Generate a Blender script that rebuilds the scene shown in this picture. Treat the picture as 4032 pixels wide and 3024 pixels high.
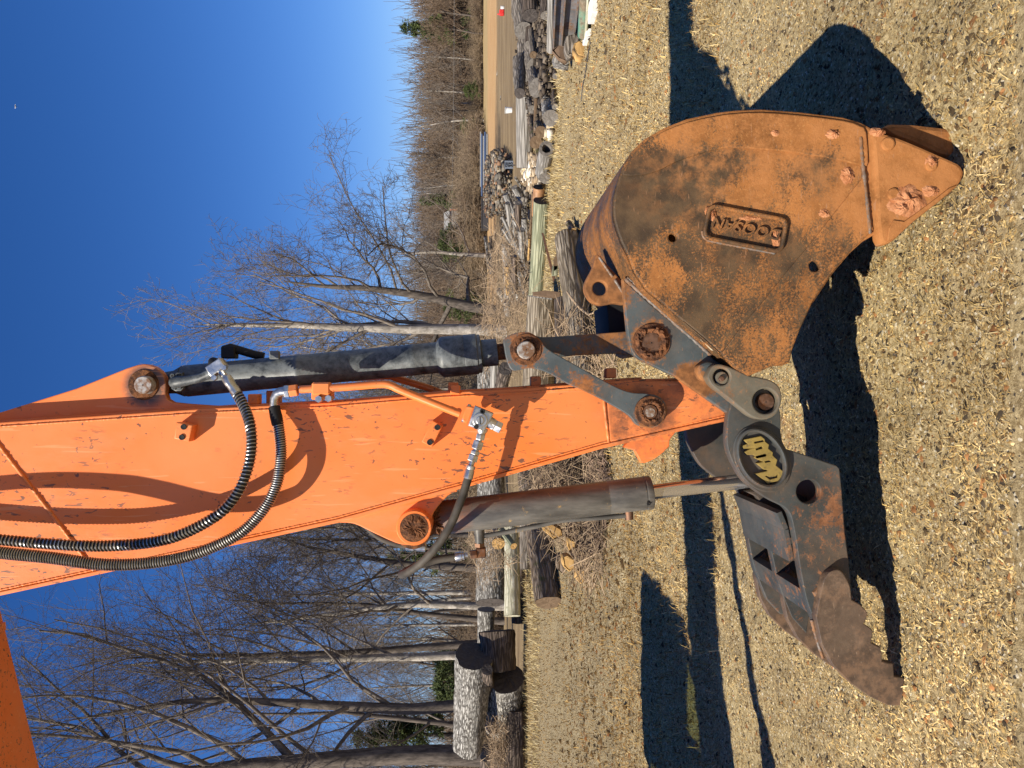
import bpy, bmesh, math, random
import numpy as np
from mathutils import Vector, Matrix

for o in list(bpy.data.objects):
    bpy.data.objects.remove(o)
SC = bpy.context.scene
COL = SC.collection

# ------------------------------------------------------------------ camera, sky, sun, exposure
EYE = 1.5                       # camera height above the yard, metres
FPX = 2950.0                    # focal length for a 4032 px wide frame
HORIZON = 1870.0                # where the horizon crosses the long side of the frame
PITCH = math.atan((2016.0 - HORIZON) / FPX)
CP, SP = math.cos(PITCH), math.sin(PITCH)

cam_data = bpy.data.cameras.new('camera')
cam = bpy.data.objects.new('camera', cam_data)
COL.objects.link(cam)
cam_data.sensor_width = 36.0
cam_data.lens = FPX / 4032.0 * 36.0
cam_data.clip_start = 0.05
cam_data.clip_end = 9000.0
_R, _U, _F = Vector((1, 0, 0)), Vector((0, SP, CP)), Vector((0, CP, -SP))
_m = Matrix((-_U, _R, -_F)).transposed().to_4x4()      # the phone was held on its side: up lies to the left
_m.translation = Vector((0, 0, EYE))
cam.matrix_world = _m
SC.camera = cam

SUN_TRAVEL = Vector((0.76, 0.74, -1.0)).normalized()
SUN_EL = math.asin(-SUN_TRAVEL.z)
SUN_AZ = math.atan2(-SUN_TRAVEL.x, -SUN_TRAVEL.y)
world = bpy.data.worlds.new('World')
SC.world = world
world.use_nodes = True
_nt = world.node_tree
_sky = _nt.nodes.new('ShaderNodeTexSky')
_sky.sky_type = 'NISHITA'
_sky.sun_disc = False
_sky.sun_elevation = SUN_EL
_sky.sun_rotation = SUN_AZ
_sky.altitude = 200.0
_sky.air_density = 1.0
_sky.dust_density = 0.05
_sky.ozone_density = 4.0
_bg = _nt.nodes['Background']
_bg.inputs['Strength'].default_value = 0.054
_hs = _nt.nodes.new('ShaderNodeHueSaturation')
_hs.inputs['Saturation'].default_value = 1.25
_nt.links.new(_sky.outputs[0], _hs.inputs['Color'])
_wb = _nt.nodes.new('ShaderNodeMix')          # the phone's daylight white balance leaves the sky a richer blue
_wb.data_type = 'RGBA'
_wb.blend_type = 'MULTIPLY'
_wb.inputs[0].default_value = 1.0
_wb.inputs[7].default_value = (0.93, 1.0, 1.36, 1.0)
_nt.links.new(_hs.outputs[0], _wb.inputs[6])
_nt.links.new(_wb.outputs[2], _bg.inputs[0])

sun_data = bpy.data.lights.new('sun', 'SUN')
sun_data.energy = 5.0
sun_data.angle = math.radians(0.5)
sun_data.color = (1.0, 0.92, 0.78)
sun = bpy.data.objects.new('sun', sun_data)
COL.objects.link(sun)
sun.location = (-40, -34, 50)
sun.rotation_euler = SUN_TRAVEL.to_track_quat('-Z', 'Y').to_euler()

SC.view_settings.view_transform = 'Standard'
SC.view_settings.look = 'None'
SC.view_settings.gamma = 1.0
SC.view_settings.use_curve_mapping = False
SC.view_settings.exposure = 0.66
SC.cycles.max_bounces = 6
SC.cycles.transparent_max_bounces = 12

# ------------------------------------------------------------------ helpers
def ray(xd, yd):
    a = (3024.0 - yd - 1512.0) / FPX
    b = (xd - 2016.0) / FPX
    return a, CP - SP * b, -CP * b - SP

def P(xd, yd, pl):
    """point of the plane  y = a + b x + c z  (or y = a) seen in direction (xd, yd)"""
    if not isinstance(pl, tuple):
        pl = (pl, 0.0, 0.0)
    dx, dy, dz = ray(xd, yd)
    t = (pl[0] + pl[2] * EYE) / (dy - pl[1] * dx - pl[2] * dz)
    return Vector((dx * t, dy * t, EYE + dz * t))

def G(xd, yd, z=0.0):
    dx, dy, dz = ray(xd, yd)
    t = (z - EYE) / dz
    return Vector((dx * t, dy * t, z))

def plane3(p, q, r):
    n = (q - p).cross(r - p)
    # n.(X-p)=0 -> y = p.y - (nx (x-px) + nz (z-pz))/ny
    return (p.y + (n.x * p.x + n.z * p.z) / n.y, -n.x / n.y, -n.z / n.y)

def sm(pts, n=4, closed=True):
    pts = [tuple(p) for p in pts]
    N = len(pts)
    out = []
    rng = range(N) if closed else range(N - 1)
    for i in rng:
        if closed:
            p0, p1, p2, p3 = pts[i - 1], pts[i], pts[(i + 1) % N], pts[(i + 2) % N]
        else:
            p0, p1, p2, p3 = pts[max(i - 1, 0)], pts[i], pts[i + 1], pts[min(i + 2, N - 1)]
        for k in range(n):
            t = k / n
            out.append(tuple(0.5 * (2 * b + (c - a) * t + (2 * a - 5 * b + 4 * c - d) * t * t + (3 * b - a - 3 * c + d) * t ** 3)
                             for a, b, c, d in zip(p0, p1, p2, p3)))
    if not closed:
        out.append(pts[-1])
    return out

def circ(cx, cy, r, n=28, ry=None, rot=0.0):
    ry = ry or r
    c, s = math.cos(rot), math.sin(rot)
    return [(cx + r * math.cos(2 * math.pi * k / n) * c - ry * math.sin(2 * math.pi * k / n) * s,
             cy + r * math.cos(2 * math.pi * k / n) * s + ry * math.sin(2 * math.pi * k / n) * c) for k in range(n)]

ROOT_AT = {}
def root_of(o):
    while o.parent:
        o = o.parent
    return o

def put(name, me, m, parent=None, smooth=None):
    """link a mesh (world coordinates) as ONE object, relative to the thing it belongs to"""
    if parent is not None:
        off = root_of(parent).location
        if off.length > 0:
            me.transform(Matrix.Translation(-off))
    if m is not None:
        me.materials.clear()
        for mm in (m if isinstance(m, (list, tuple)) else [m]):
            me.materials.append(mm)
    if smooth is not None:
        me.shade_smooth()
        me.set_sharp_from_angle(angle=math.radians(smooth))
    me.name = name
    o = bpy.data.objects.new(name, me)
    COL.objects.link(o)
    if parent is not None:
        o.parent = parent
    return o

def thing(name, label, cat, loc, group=None):
    o = bpy.data.objects.new(name, None)
    COL.objects.link(o)
    o.location = loc
    o.empty_display_size = 0.2
    return tag(o, label, cat, group)

def tag(o, label, cat, group=None):
    o['label'] = label
    o['category'] = cat
    if group:
        o['group'] = group
    return o

def kind(o, k, label=None):
    o['kind'] = k
    if label:
        o['label'] = label
    return o

def outline_mesh(loops, t, bevel, name='m'):
    """plate in the xz plane, outline loops of (x, z), thickness t along +y from y=0, edges bevelled"""
    cu = bpy.data.curves.new(name, 'CURVE')
    cu.dimensions = '2D'
    cu.fill_mode = 'BOTH'
    cu.extrude = max(t / 2 - bevel, 0.0)
    cu.bevel_depth = bevel
    cu.bevel_resolution = 1
    cu.offset = -bevel
    for lp in loops:
        sp = cu.splines.new('POLY')
        sp.points.add(len(lp) - 1)
        for pt, (x, z) in zip(sp.points, lp):
            pt.co = (x, z, 0, 1)
        sp.use_cyclic_u = True
    ob = bpy.data.objects.new(name, cu)
    me = bpy.data.meshes.new_from_object(ob)
    bpy.data.objects.remove(ob)
    bpy.data.curves.remove(cu)
    me.transform(Matrix.Translation((0, t / 2, 0)) @ Matrix.Rotation(math.pi / 2, 4, 'X'))
    return me

def plate(name, pts, pl, t, m, parent=None, holes=(), bevel=0.004, smooth=35):
    """steel plate: outline seen at its near face lying on plane pl, thickness t going away"""
    if not isinstance(pl, tuple):
        pl = (pl, 0.0, 0.0)
    loops = []
    for lp in [pts] + list(holes):
        loops.append([(q.x, q.z) for q in (P(x, y, pl) for x, y in lp)])
    me = outline_mesh(loops, t, bevel, name)
    for v in me.vertices:
        v.co.y += pl[0] + pl[1] * v.co.x + pl[2] * v.co.z
    return put(name, me, m, parent, smooth)

def side_prism(name, xz, y0, y1, m, parent=None, bevel=0.01, holes=()):
    me = outline_mesh([xz] + list(holes), y1 - y0, bevel, name)
    me.transform(Matrix.Translation((0, y0, 0)))
    return put(name, me, m, parent, 35)

def mesh_from(verts, faces, name='m'):
    me = bpy.data.meshes.new(name)
    me.from_pydata([tuple(v) for v in verts], [], faces)
    me.update()
    return me

def frame_of(d):
    d = d.normalized()
    up = Vector((0, 0, 1)) if abs(d.z) < 0.9 else Vector((1, 0, 0))
    a = d.cross(up).normalized()
    return a, d.cross(a).normalized()

def lathe_mesh(p0, p1, prof, n=24, caps=True):
    """prof: list of (distance along the axis, radius)"""
    p0, p1 = Vector(p0), Vector(p1)
    d = (p1 - p0).normalized()
    a, b = frame_of(d)
    V, F = [], []
    for s, r in prof:
        c = p0 + d * s
        for k in range(n):
            th = 2 * math.pi * k / n
            V.append(c + (a * math.cos(th) + b * math.sin(th)) * r)
    for i in range(len(prof) - 1):
        for k in range(n):
            k2 = (k + 1) % n
            F.append((i * n + k, i * n + k2, (i + 1) * n + k2, (i + 1) * n + k))
    if caps:
        F.append(tuple(range(n - 1, -1, -1)))
        F.append(tuple((len(prof) - 1) * n + k for k in range(n)))
    return mesh_from(V, F)

def lathe(name, p0, p1, prof, m, parent=None, n=24, smooth=40):
    return put(name, lathe_mesh(p0, p1, prof, n), m, parent, smooth)

def cyl(name, p0, p1, r, m, parent=None, n=20, bev=0.0):
    L = (Vector(p1) - Vector(p0)).length
    if bev > 0:
        prof = [(0, r - bev), (bev, r), (L - bev, r), (L, r - bev)]
    else:
        prof = [(0, r), (L, r)]
    return lathe(name, p0, p1, prof, m, parent, n)

def tube_arrays(pts, rad, n, V, F, cap=True):
    """append a swept tube to lists V, F"""
    pts = [Vector(p) for p in pts]
    base = len(V)
    N = len(pts)
    t = (pts[1] - pts[0]).normalized()
    a, b = frame_of(t)
    for i in range(N):
        tn = (pts[min(i + 1, N - 1)] - pts[max(i - 1, 0)]).normalized()
        a = (a - tn * a.dot(tn))
        if a.length < 1e-6:
            a, b = frame_of(tn)
        a.normalize()
        b = tn.cross(a)
        r = rad[i] if hasattr(rad, '__len__') else rad
        for k in range(n):
            th = 2 * math.pi * k / n
            V.append(pts[i] + (a * math.cos(th) + b * math.sin(th)) * r)
    for i in range(N - 1):
        for k in range(n):
            k2 = (k + 1) % n
            F.append((base + i * n + k, base + i * n + k2, base + (i + 1) * n + k2, base + (i + 1) * n + k))
    if cap:
        F.append(tuple(base + k for k in range(n - 1, -1, -1)))
        F.append(tuple(base + (N - 1) * n + k for k in range(n)))

def tube(name, pts, r, m, parent=None, n=12):
    V, F = [], []
    tube_arrays(pts, r, n, V, F)
    return put(name, mesh_from(V, F), m, parent, 50)

def coil(name, pts, R, pitch, r, m, parent=None, per=14, n=5):
    """wire spring wound round a path"""
    pts = [Vector(p) for p in pts]
    seg = [0.0]
    for i in range(1, len(pts)):
        seg.append(seg[-1] + (pts[i] - pts[i - 1]).length)
    L = seg[-1]
    tot = int(L / pitch * per)
    a, b = frame_of(pts[1] - pts[0])
    out = []
    j = 0
    for q in range(tot + 1):
        s = L * q / tot
        while j < len(seg) - 2 and seg[j + 1] < s:
            j += 1
        u = (s - seg[j]) / max(seg[j + 1] - seg[j], 1e-9)
        c = pts[j].lerp(pts[j + 1], u)
        tn = (pts[min(j + 2, len(pts) - 1)] - pts[max(j - 1, 0)]).normalized()
        a = (a - tn * a.dot(tn)).normalized()
        b = tn.cross(a)
        th = 2 * math.pi * q / per
        out.append(c + (a * math.cos(th) + b * math.sin(th)) * R)
    V, F = [], []
    tube_arrays(out, r, n, V, F)
    return put(name, mesh_from(V, F), m, parent, 60)

def box_mesh(cx, cy, cz, sx, sy, sz, rot=None, bevel=0.0):
    bm = bmesh.new()
    bmesh.ops.create_cube(bm, size=1.0)
    bmesh.ops.scale(bm, vec=(sx, sy, sz), verts=bm.verts)
    if bevel > 0:
        bmesh.ops.bevel(bm, geom=list(bm.edges), offset=bevel, segments=1, affect='EDGES')
    M = Matrix.Translation((cx, cy, cz)) @ (rot.to_4x4() if rot is not None else Matrix.Identity(4))
    bmesh.ops.transform(bm, matrix=M, verts=bm.verts)
    me = bpy.data.meshes.new('m')
    bm.to_mesh(me)
    bm.free()
    return me

def nut(name, p0, p1, r, m, parent):
    return put(name, lathe_mesh(p0, p1, [(0, r * 0.94), (0.002, r), ((Vector(p1) - Vector(p0)).length - 0.002, r), ((Vector(p1) - Vector(p0)).length, r * 0.94)], 6), m, parent)

def copy_tree(o, parent=None):
    c = o.copy()
    COL.objects.link(c)
    c.parent = parent
    for ch in o.children:
        copy_tree(ch, c)
    return c

# value noise for meshes
def vnoise2(x, y, seed=0):
    def h(i, j):
        n = (i.astype(np.int64) * 374761393 + j.astype(np.int64) * 668265263 + seed * 974634777) & 0x7fffffff
        n = ((n ^ (n >> 13)) * 1274126177) & 0x7fffffff
        return ((n ^ (n >> 16)) & 0xffff) / 65535.0
    xi, yi = np.floor(x), np.floor(y)
    fx, fy = x - xi, y - yi
    fx, fy = fx * fx * (3 - 2 * fx), fy * fy * (3 - 2 * fy)
    a, b, c, d = h(xi, yi), h(xi + 1, yi), h(xi, yi + 1), h(xi + 1, yi + 1)
    return (a * (1 - fx) + b * fx) * (1 - fy) + (c * (1 - fx) + d * fx) * fy - 0.5

# ------------------------------------------------------------------ materials
class M:
    def __init__(self, name, rough=0.6, metal=0.0, spec=0.4):
        self.m = bpy.data.materials.new(name)
        self.m.use_nodes = True
        self.nt = self.m.node_tree
        self.b = self.nt.nodes['Principled BSDF']
        self.b.inputs['Roughness'].default_value = rough
        self.b.inputs['Metallic'].default_value = metal
        self.b.inputs['Specular IOR Level'].default_value = spec
        self.tc = self.nt.nodes.new('ShaderNodeTexCoord')
        self.co = self.tc.outputs['Object']
    def n(self, t, **k):
        nd = self.nt.nodes.new(t)
        for a, v in k.items():
            setattr(nd, a, v)
        return nd
    def l(self, a, b):
        self.nt.links.new(a, b)
    def scaled(self, s, rot=(0, 0, 0), loc=(0, 0, 0)):
        mp = self.n('ShaderNodeMapping')
        mp.inputs['Scale'].default_value = s
        mp.inputs['Rotation'].default_value = rot
        mp.inputs['Location'].default_value = loc
        self.l(self.co, mp.inputs['Vector'])
        return mp.outputs[0]
    def noise(self, scale, detail=4, rough=0.6, co=None, dist=0.0):
        nd = self.n('ShaderNodeTexNoise')
        nd.inputs['Scale'].default_value = scale
        nd.inputs['Detail'].default_value = detail
        nd.inputs['Roughness'].default_value = rough
        nd.inputs['Distortion'].default_value = dist
        self.l(co if co is not None else self.co, nd.inputs['Vector'])
        return nd.outputs['Fac']
    def voro(self, scale, feature='F1', co=None, out='Distance', rand=1.0):
        nd = self.n('ShaderNodeTexVoronoi', feature=feature)
        nd.inputs['Scale'].default_value = scale
        nd.inputs['Randomness'].default_value = rand
        self.l(co if co is not None else self.co, nd.inputs['Vector'])
        return nd.outputs[out]
    def step(self, v, lo, hi, a=0.0, b=1.0, smooth=True):
        nd = self.n('ShaderNodeMapRange')
        if smooth:
            nd.interpolation_type = 'SMOOTHSTEP'
        nd.inputs['From Min'].default_value = lo
        nd.inputs['From Max'].default_value = hi
        nd.inputs['To Min'].default_value = a
        nd.inputs['To Max'].default_value = b
        self.l(v, nd.inputs['Value'])
        return nd.outputs[0]
    def math(self, op, a, b=None, clamp=False):
        nd = self.n('ShaderNodeMath', operation=op)
        nd.use_clamp = clamp
        for i, v in enumerate((a, b)):
            if v is None:
                continue
            if isinstance(v, (int, float)):
                nd.inputs[i].default_value = v
            else:
                self.l(v, nd.inputs[i])
        return nd.outputs[0]
    def mix(self, f, a, b):
        nd = self.n('ShaderNodeMix', data_type='RGBA')
        if isinstance(f, (int, float)):
            nd.inputs[0].default_value = f
        else:
            self.l(f, nd.inputs[0])
        for i, v in ((6, a), (7, b)):
            if isinstance(v, tuple):
                nd.inputs[i].default_value = (*v, 1.0)
            else:
                self.l(v, nd.inputs[i])
        return nd.outputs[2]
    def blob(self, p, r, soft=0.5):
        """1 near point p (object coordinates), 0 beyond r"""
        nd = self.n('ShaderNodeVectorMath', operation='DISTANCE')
        self.l(self.co, nd.inputs[0])
        nd.inputs[1].default_value = p
        return self.step(nd.outputs['Value'], r * (1 - soft), r, 1.0, 0.0)
    def color(self, c):
        if isinstance(c, tuple):
            self.b.inputs['Base Color'].default_value = (*c, 1)
        else:
            self.l(c, self.b.inputs['Base Color'])
    def rough(self, v):
        self.l(v, self.b.inputs['Roughness'])
    def bump(self, h, strength=0.3, dist=0.01, prev=None):
        nd = self.n('ShaderNodeBump')
        nd.inputs['Strength'].default_value = strength
        nd.inputs['Distance'].default_value = dist
        self.l(h, nd.inputs['Height'])
        if prev is not None:
            self.l(prev, nd.inputs['Normal'])
        self.l(nd.outputs[0], self.b.inputs['Normal'])
        return nd.outputs[0]

def plain(name, c, rough=0.6, metal=0.0, var=0.25, scale=12.0):
    k = M(name, rough, metal)
    n = k.noise(scale, 5)
    k.color(k.mix(k.step(n, 0.3, 0.7), tuple(x * (1 - var) for x in c), tuple(min(x * (1 + var), 1) for x in c)))
    return k.m
# ------------------------------------------------------------------ the materials of the place
MACHINE_AT = Vector((-5.2, 2.78, 0.0))
def rel(p):
    return tuple(Vector(p) - MACHINE_AT)

def orange_paint():
    k = M('orange_paint', 0.42, 0.0, 0.45)
    big = k.noise(1.6, 4, 0.6)
    c = k.mix(k.step(big, 0.3, 0.72), (0.76, 0.175, 0.026), (0.75, 0.218, 0.060))
    # worn dull paint towards the bucket end
    tip = k.blob(rel(P(2620, 1610, 2.62)), 0.30, 0.5)
    worn = k.math('MULTIPLY', tip, k.step(k.noise(16, 6, 0.75), 0.40, 0.62))
    c = k.mix(k.math('MULTIPLY', worn, 0.75), c, (0.42, 0.13, 0.05))
    tip2 = k.blob(rel(P(2520, 1660, 2.62)), 0.15, 0.5)
    greasy = k.math('MULTIPLY', tip2, k.step(k.noise(9, 5, 0.7), 0.36, 0.66))
    c = k.mix(k.math('MULTIPLY', greasy, 0.85), c, (0.05, 0.032, 0.024))
    fin = k.blob(rel(P(575, 1520, 2.685)), 0.095, 0.45)
    c = k.mix(k.math('MULTIPLY', fin, k.step(k.noise(22, 6, 0.7), 0.28, 0.5)), c, (0.06, 0.05, 0.045))
    # scratches and chips
    st = k.scaled((75, 75, 26), (0.2, 0.9, 0.1))
    s1 = k.step(k.noise(1.0, 3, 0.55, st, 0.6), 0.60, 0.64)
    s1 = k.math('MULTIPLY', s1, k.step(k.noise(2.4, 3), 0.46, 0.60))
    s2 = k.step(k.noise(38, 4, 0.6), 0.625, 0.67)
    s2 = k.math('MULTIPLY', s2, k.step(k.noise(3.3, 3), 0.46, 0.62))
    c = k.mix(k.math('MULTIPLY', k.math('MAXIMUM', s1, s2), 0.9), c, (0.11, 0.055, 0.035))
    rub = k.step(k.noise(7, 6, 0.7, k.scaled((1, 1, 0.45))), 0.60, 0.78)
    c = k.mix(k.math('MULTIPLY', rub, 0.35), c, (0.52, 0.14, 0.05))
    dust = k.step(k.noise(1.0, 7, 0.72, k.scaled((5, 5, 1.6))), 0.50, 0.72)
    c = k.mix(k.math('MULTIPLY', dust, 0.30), c, (0.62, 0.30, 0.15))
    pale = k.step(k.noise(1.0, 2, 0.5, k.scaled((70, 70, 5), (0.1, -0.5, 0.2)), 0.5), 0.655, 0.69)
    c = k.mix(k.math('MULTIPLY', pale, 0.35), c, (0.80, 0.36, 0.16))
    k.color(c)
    k.rough(k.step(k.noise(5, 4), 0.3, 0.7, 0.36, 0.58))
    k.bump(k.noise(90, 4), 0.06, 0.004)
    return k.m

def rusty_steel(name, paint, rust, lo, hi, dirt=(0.30, 0.16, 0.075), spots=(), grain=11, dusty=0.25, rough=0.55, spotw=0.30):
    """dark machine paint with rust breaking through; spots: (point, radius) of heavy rust round pins"""
    k = M(name, rough, 0.0, 0.4)
    n = k.noise(grain, 9, 0.72)
    fine = k.noise(grain * 7, 6, 0.7)
    mixn = k.math('ADD', k.math('MULTIPLY', n, 0.68), k.math('MULTIPLY', fine, 0.32))
    big = k.noise(2.6, 3, 0.5)
    mixn = k.math('ADD', mixn, k.math('MULTIPLY', k.math('SUBTRACT', big, 0.5), 0.35))
    for p, r in spots:
        mixn = k.math('ADD', mixn, k.math('MULTIPLY', k.blob(rel(p), r, 0.75), spotw))
    f = k.step(mixn, lo, hi)
    p2 = k.mix(k.step(k.noise(5, 5, 0.65), 0.32, 0.7), tuple(x * 0.75 for x in paint), tuple(x * 1.35 for x in paint))
    r2 = k.mix(k.step(k.noise(26, 6, 0.7), 0.35, 0.65), tuple(x * 0.55 for x in rust), tuple(x * 1.2 for x in rust))
    c = k.mix(f, p2, r2)
    sc = k.step(k.noise(1.0, 3, 0.6, k.scaled((34, 34, 120), (0.3, 0.9, 0.2)), 0.8), 0.66, 0.71)
    c = k.mix(k.math('MULTIPLY', sc, 0.55), c, dirt)
    dust = k.math('MULTIPLY', k.step(k.noise(3.4, 6, 0.7), 0.42, 0.75), dusty)
    c = k.mix(dust, c, dirt)
    k.color(c)
    k.rough(k.step(f, 0, 1, rough - 0.12, 0.85))
    k.bump(mixn, 0.25, 0.006)
    return k.m

def bucket_rust():
    k = M('rusted_bucket_steel', 0.6, 0.0, 0.15)
    co = k.scaled((10, 10, 22), (0, math.radians(-18), 0))
    n = k.noise(1.0, 9, 0.70, co)
    fine = k.noise(150, 5, 0.8)
    f = k.math('ADD', k.math('MULTIPLY', n, 0.40), k.math('MULTIPLY', fine, 0.60))
    # where the old dark paint still holds (below the heel band, round the badge, along the gusset)
    for xd, yd, r, a in ((2560, 760, 0.16, .20), (2700, 680, 0.15, .17), (2900, 640, 0.10, .10), (3230, 660, 0.12, .12), (3420, 720, 0.10, .13),
                         (2480, 900, 0.10, .12), (2760, 860, 0.08, .10), (2900, 990, 0.10, .10), (3080, 1000, 0.12, .09), (2800, 1250, 0.20, .05),
                         (3330, 560, 0.07, .05), (2700, 1000, 0.12, .06)):
        f = k.math('SUBTRACT', f, k.math('MULTIPLY', k.blob(rel(P(xd, yd, BPL)), r, 0.75), a))
    for xd, yd, r, a in ((3000, 500, 0.20, .10), (2700, 540, 0.13, .10), (3240, 540, 0.14, .10), (2960, 740, 0.10, .08), (3200, 760, 0.12, .07), (3600, 700, 0.30, .26), (2620, 1100, 0.1, .05)):
        f = k.math('ADD', f, k.math('MULTIPLY', k.blob(rel(P(xd, yd, BPL)), r, 0.75), a))
    m = k.step(f, 0.445, 0.55)
    dark = k.mix(k.step(k.noise(14, 5), 0.35, 0.65), (0.050, 0.033, 0.020), (0.095, 0.060, 0.032))
    rust = k.mix(k.step(k.noise(6, 5, 0.6), 0.32, 0.70), (0.185, 0.074, 0.022), (0.34, 0.136, 0.040))
    rust = k.mix(k.step(k.noise(120, 4, 0.7), 0.52, 0.75), rust, (0.40, 0.19, 0.065))
    c = k.mix(m, dark, rust)
    clay = k.math('MULTIPLY', k.blob(rel(P(3000, 470, BPL)), 0.55, 0.7), k.step(k.noise(18, 7, 0.7), 0.40, 0.66))
    clay = k.math('MAXIMUM', clay, k.math('MULTIPLY', k.blob(rel(P(3600, 640, BPL)), 0.42, 0.5), k.step(k.noise(18, 7, 0.7), 0.34, 0.62)))
    c = k.mix(k.math('MULTIPLY', clay, 0.75), c, (0.37, 0.155, 0.052))
    sc = k.step(k.noise(1.0, 2, 0.5, k.scaled((20, 20, 130), (0, math.radians(35), 0)), 0.4), 0.68, 0.72)
    c = k.mix(k.math('MULTIPLY', sc, 0.5), c, (0.33, 0.17, 0.09))
    k.color(c)
    k.rough(k.step(m, 0, 1, 0.45, 0.8))
    k.bump(k.math('ADD', f, k.math('MULTIPLY', clay, 0.4)), 0.4, 0.006)
    return k.m

def dusty_black(name, lo=(0.020, 0.024, 0.027), hi=(0.135, 0.148, 0.152), rough=0.5):
    k = M(name, rough, 0.0, 0.5)
    a = k.noise(9, 7, 0.7, None, 1.2)
    b = k.noise(45, 5, 0.7)
    d = k.step(k.math('ADD', k.math('MULTIPLY', a, 0.6), k.math('MULTIPLY', b, 0.4)), 0.36, 0.62)
    c = k.mix(d, lo, hi)
    v = k.step(k.noise(1.0, 3, 0.6, k.scaled((40, 40, 40)), 2.5), 0.60, 0.66)
    c = k.mix(k.math('MULTIPLY', v, 0.3), c, lo)
    k.color(c)
    k.bump(b, 0.06, 0.003)
    return k.m

def metal(name, c, rough, var=0.2, rust=0.0):
    k = M(name, rough, 0.9, 0.5)
    n = k.noise(30, 5, 0.7)
    col = k.mix(k.step(n, 0.3, 0.7), tuple(x * (1 - var) for x in c), c)
    if rust:
        col = k.mix(k.math('MULTIPLY', k.step(k.noise(24, 7, 0.75), 0.5, 0.62), rust), col, (0.22, 0.085, 0.03))
    k.color(col)
    k.rough(k.step(n, 0.3, 0.7, rough * 0.8, min(rough * 1.3, 1)))
    return k.m

def pin_face():
    k = M('worn_pin_steel', 0.45, 0.35, 0.5)
    n = k.noise(28, 7, 0.7)
    c = k.mix(k.step(n, 0.42, 0.6), (0.42, 0.40, 0.37), (0.20, 0.105, 0.055))
    k.color(c)
    k.bump(n, 0.15, 0.003)
    return k.m

def crust():
    k = M('rusty_grease', 0.9, 0.0, 0.25)
    n = k.noise(36, 8, 0.75)
    k.color(k.mix(k.step(n, 0.38, 0.62), (0.055, 0.026, 0.016), (0.21, 0.085, 0.034)))
    k.bump(n, 0.9, 0.012)
    return k.m

def thumb_barrel():
    k = M('thumb_cylinder_paint', 0.42, 0.0, 0.5)
    n = k.noise(1.0, 6, 0.7, k.scaled((16, 16, 4)))
    c = k.mix(k.step(n, 0.32, 0.68), (0.060, 0.055, 0.048), (0.150, 0.138, 0.120))
    chip = k.step(k.noise(30, 6, 0.72), 0.60, 0.66)
    chip = k.math('MULTIPLY', chip, k.step(k.noise(5, 3), 0.42, 0.62))
    c = k.mix(chip, c, (0.34, 0.22, 0.09))
    rust = k.blob(rel(P(1735, 2040, 2.72)), 0.13, 0.4)
    c = k.mix(k.math('MULTIPLY', rust, k.step(k.noise(12, 6, .7), 0.3, 0.6)), c, (0.20, 0.085, 0.045))
    k.color(c)
    k.bump(k.noise(40, 5), 0.08, 0.003)
    return k.m

def bark(name, c0, c1, stretch=(3.0, 26, 26), crack=0.55, moss=None, blotch=None, mosaic=1.0):
    """bark whose ridges run along local x"""
    k = M(name, 0.95, 0.0, 0.12)
    co = k.scaled(stretch)
    n = k.noise(1.0, 7, 0.65, co, 0.6)
    v = k.voro(1.0, 'DISTANCE_TO_EDGE', k.scaled(tuple(s * 0.7 for s in stretch)))
    ridge = k.step(v, 0.0, 0.28)
    tone = k.noise(2.2, 4, 0.6)
    h = k.math('MULTIPLY', k.math('ADD', k.math('MULTIPLY', n, 0.8), k.math('MULTIPLY', ridge, 0.45 * mosaic)), 1.0)
    c = k.mix(k.step(h, *((0.30, 0.95) if mosaic == 1.0 else (0.40, 0.66))), tuple(x * crack for x in c0), c1)
    c = k.mix(k.math('MULTIPLY', k.step(tone, 0.35, 0.7), 0.5), c, c0)
    if blotch:
        c = k.mix(k.step(k.noise(9, 7, 0.75), 0.52, 0.60), c, blotch)
    if moss:
        c = k.mix(k.math('MULTIPLY', k.step(k.noise(3.5, 5), 0.56, 0.68), 0.8), c, moss)
    k.color(c)
    k.bump(h, 0.9, 0.03)
    return k.m

def cutwood(name, c0, c1, rings=True):
    k = M(name, 0.9, 0.0, 0.15)
    n = k.noise(14, 6, 0.7)
    w = k.n('ShaderNodeTexWave', wave_type='RINGS', rings_direction='X')
    w.inputs['Scale'].default_value = 22
    w.inputs['Distortion'].default_value = 3.5
    w.inputs['Detail'].default_value = 3
    k.l(k.co, w.inputs['Vector'])
    f = k.math('ADD', k.math('MULTIPLY', w.outputs['Fac'], 0.14), k.math('MULTIPLY', n, 0.75))
    crackn = k.step(k.noise(1.0, 3, 0.5, k.scaled((2, 30, 4))), 0.66, 0.72)
    c = k.mix(k.step(f, 0.3, 0.85), c0, c1)
    c = k.mix(k.math('MULTIPLY', crackn, 0.7), c, tuple(x * 0.3 for x in c0))
    k.color(c)
    k.bump(f, 0.4, 0.01)
    return k.m

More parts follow.
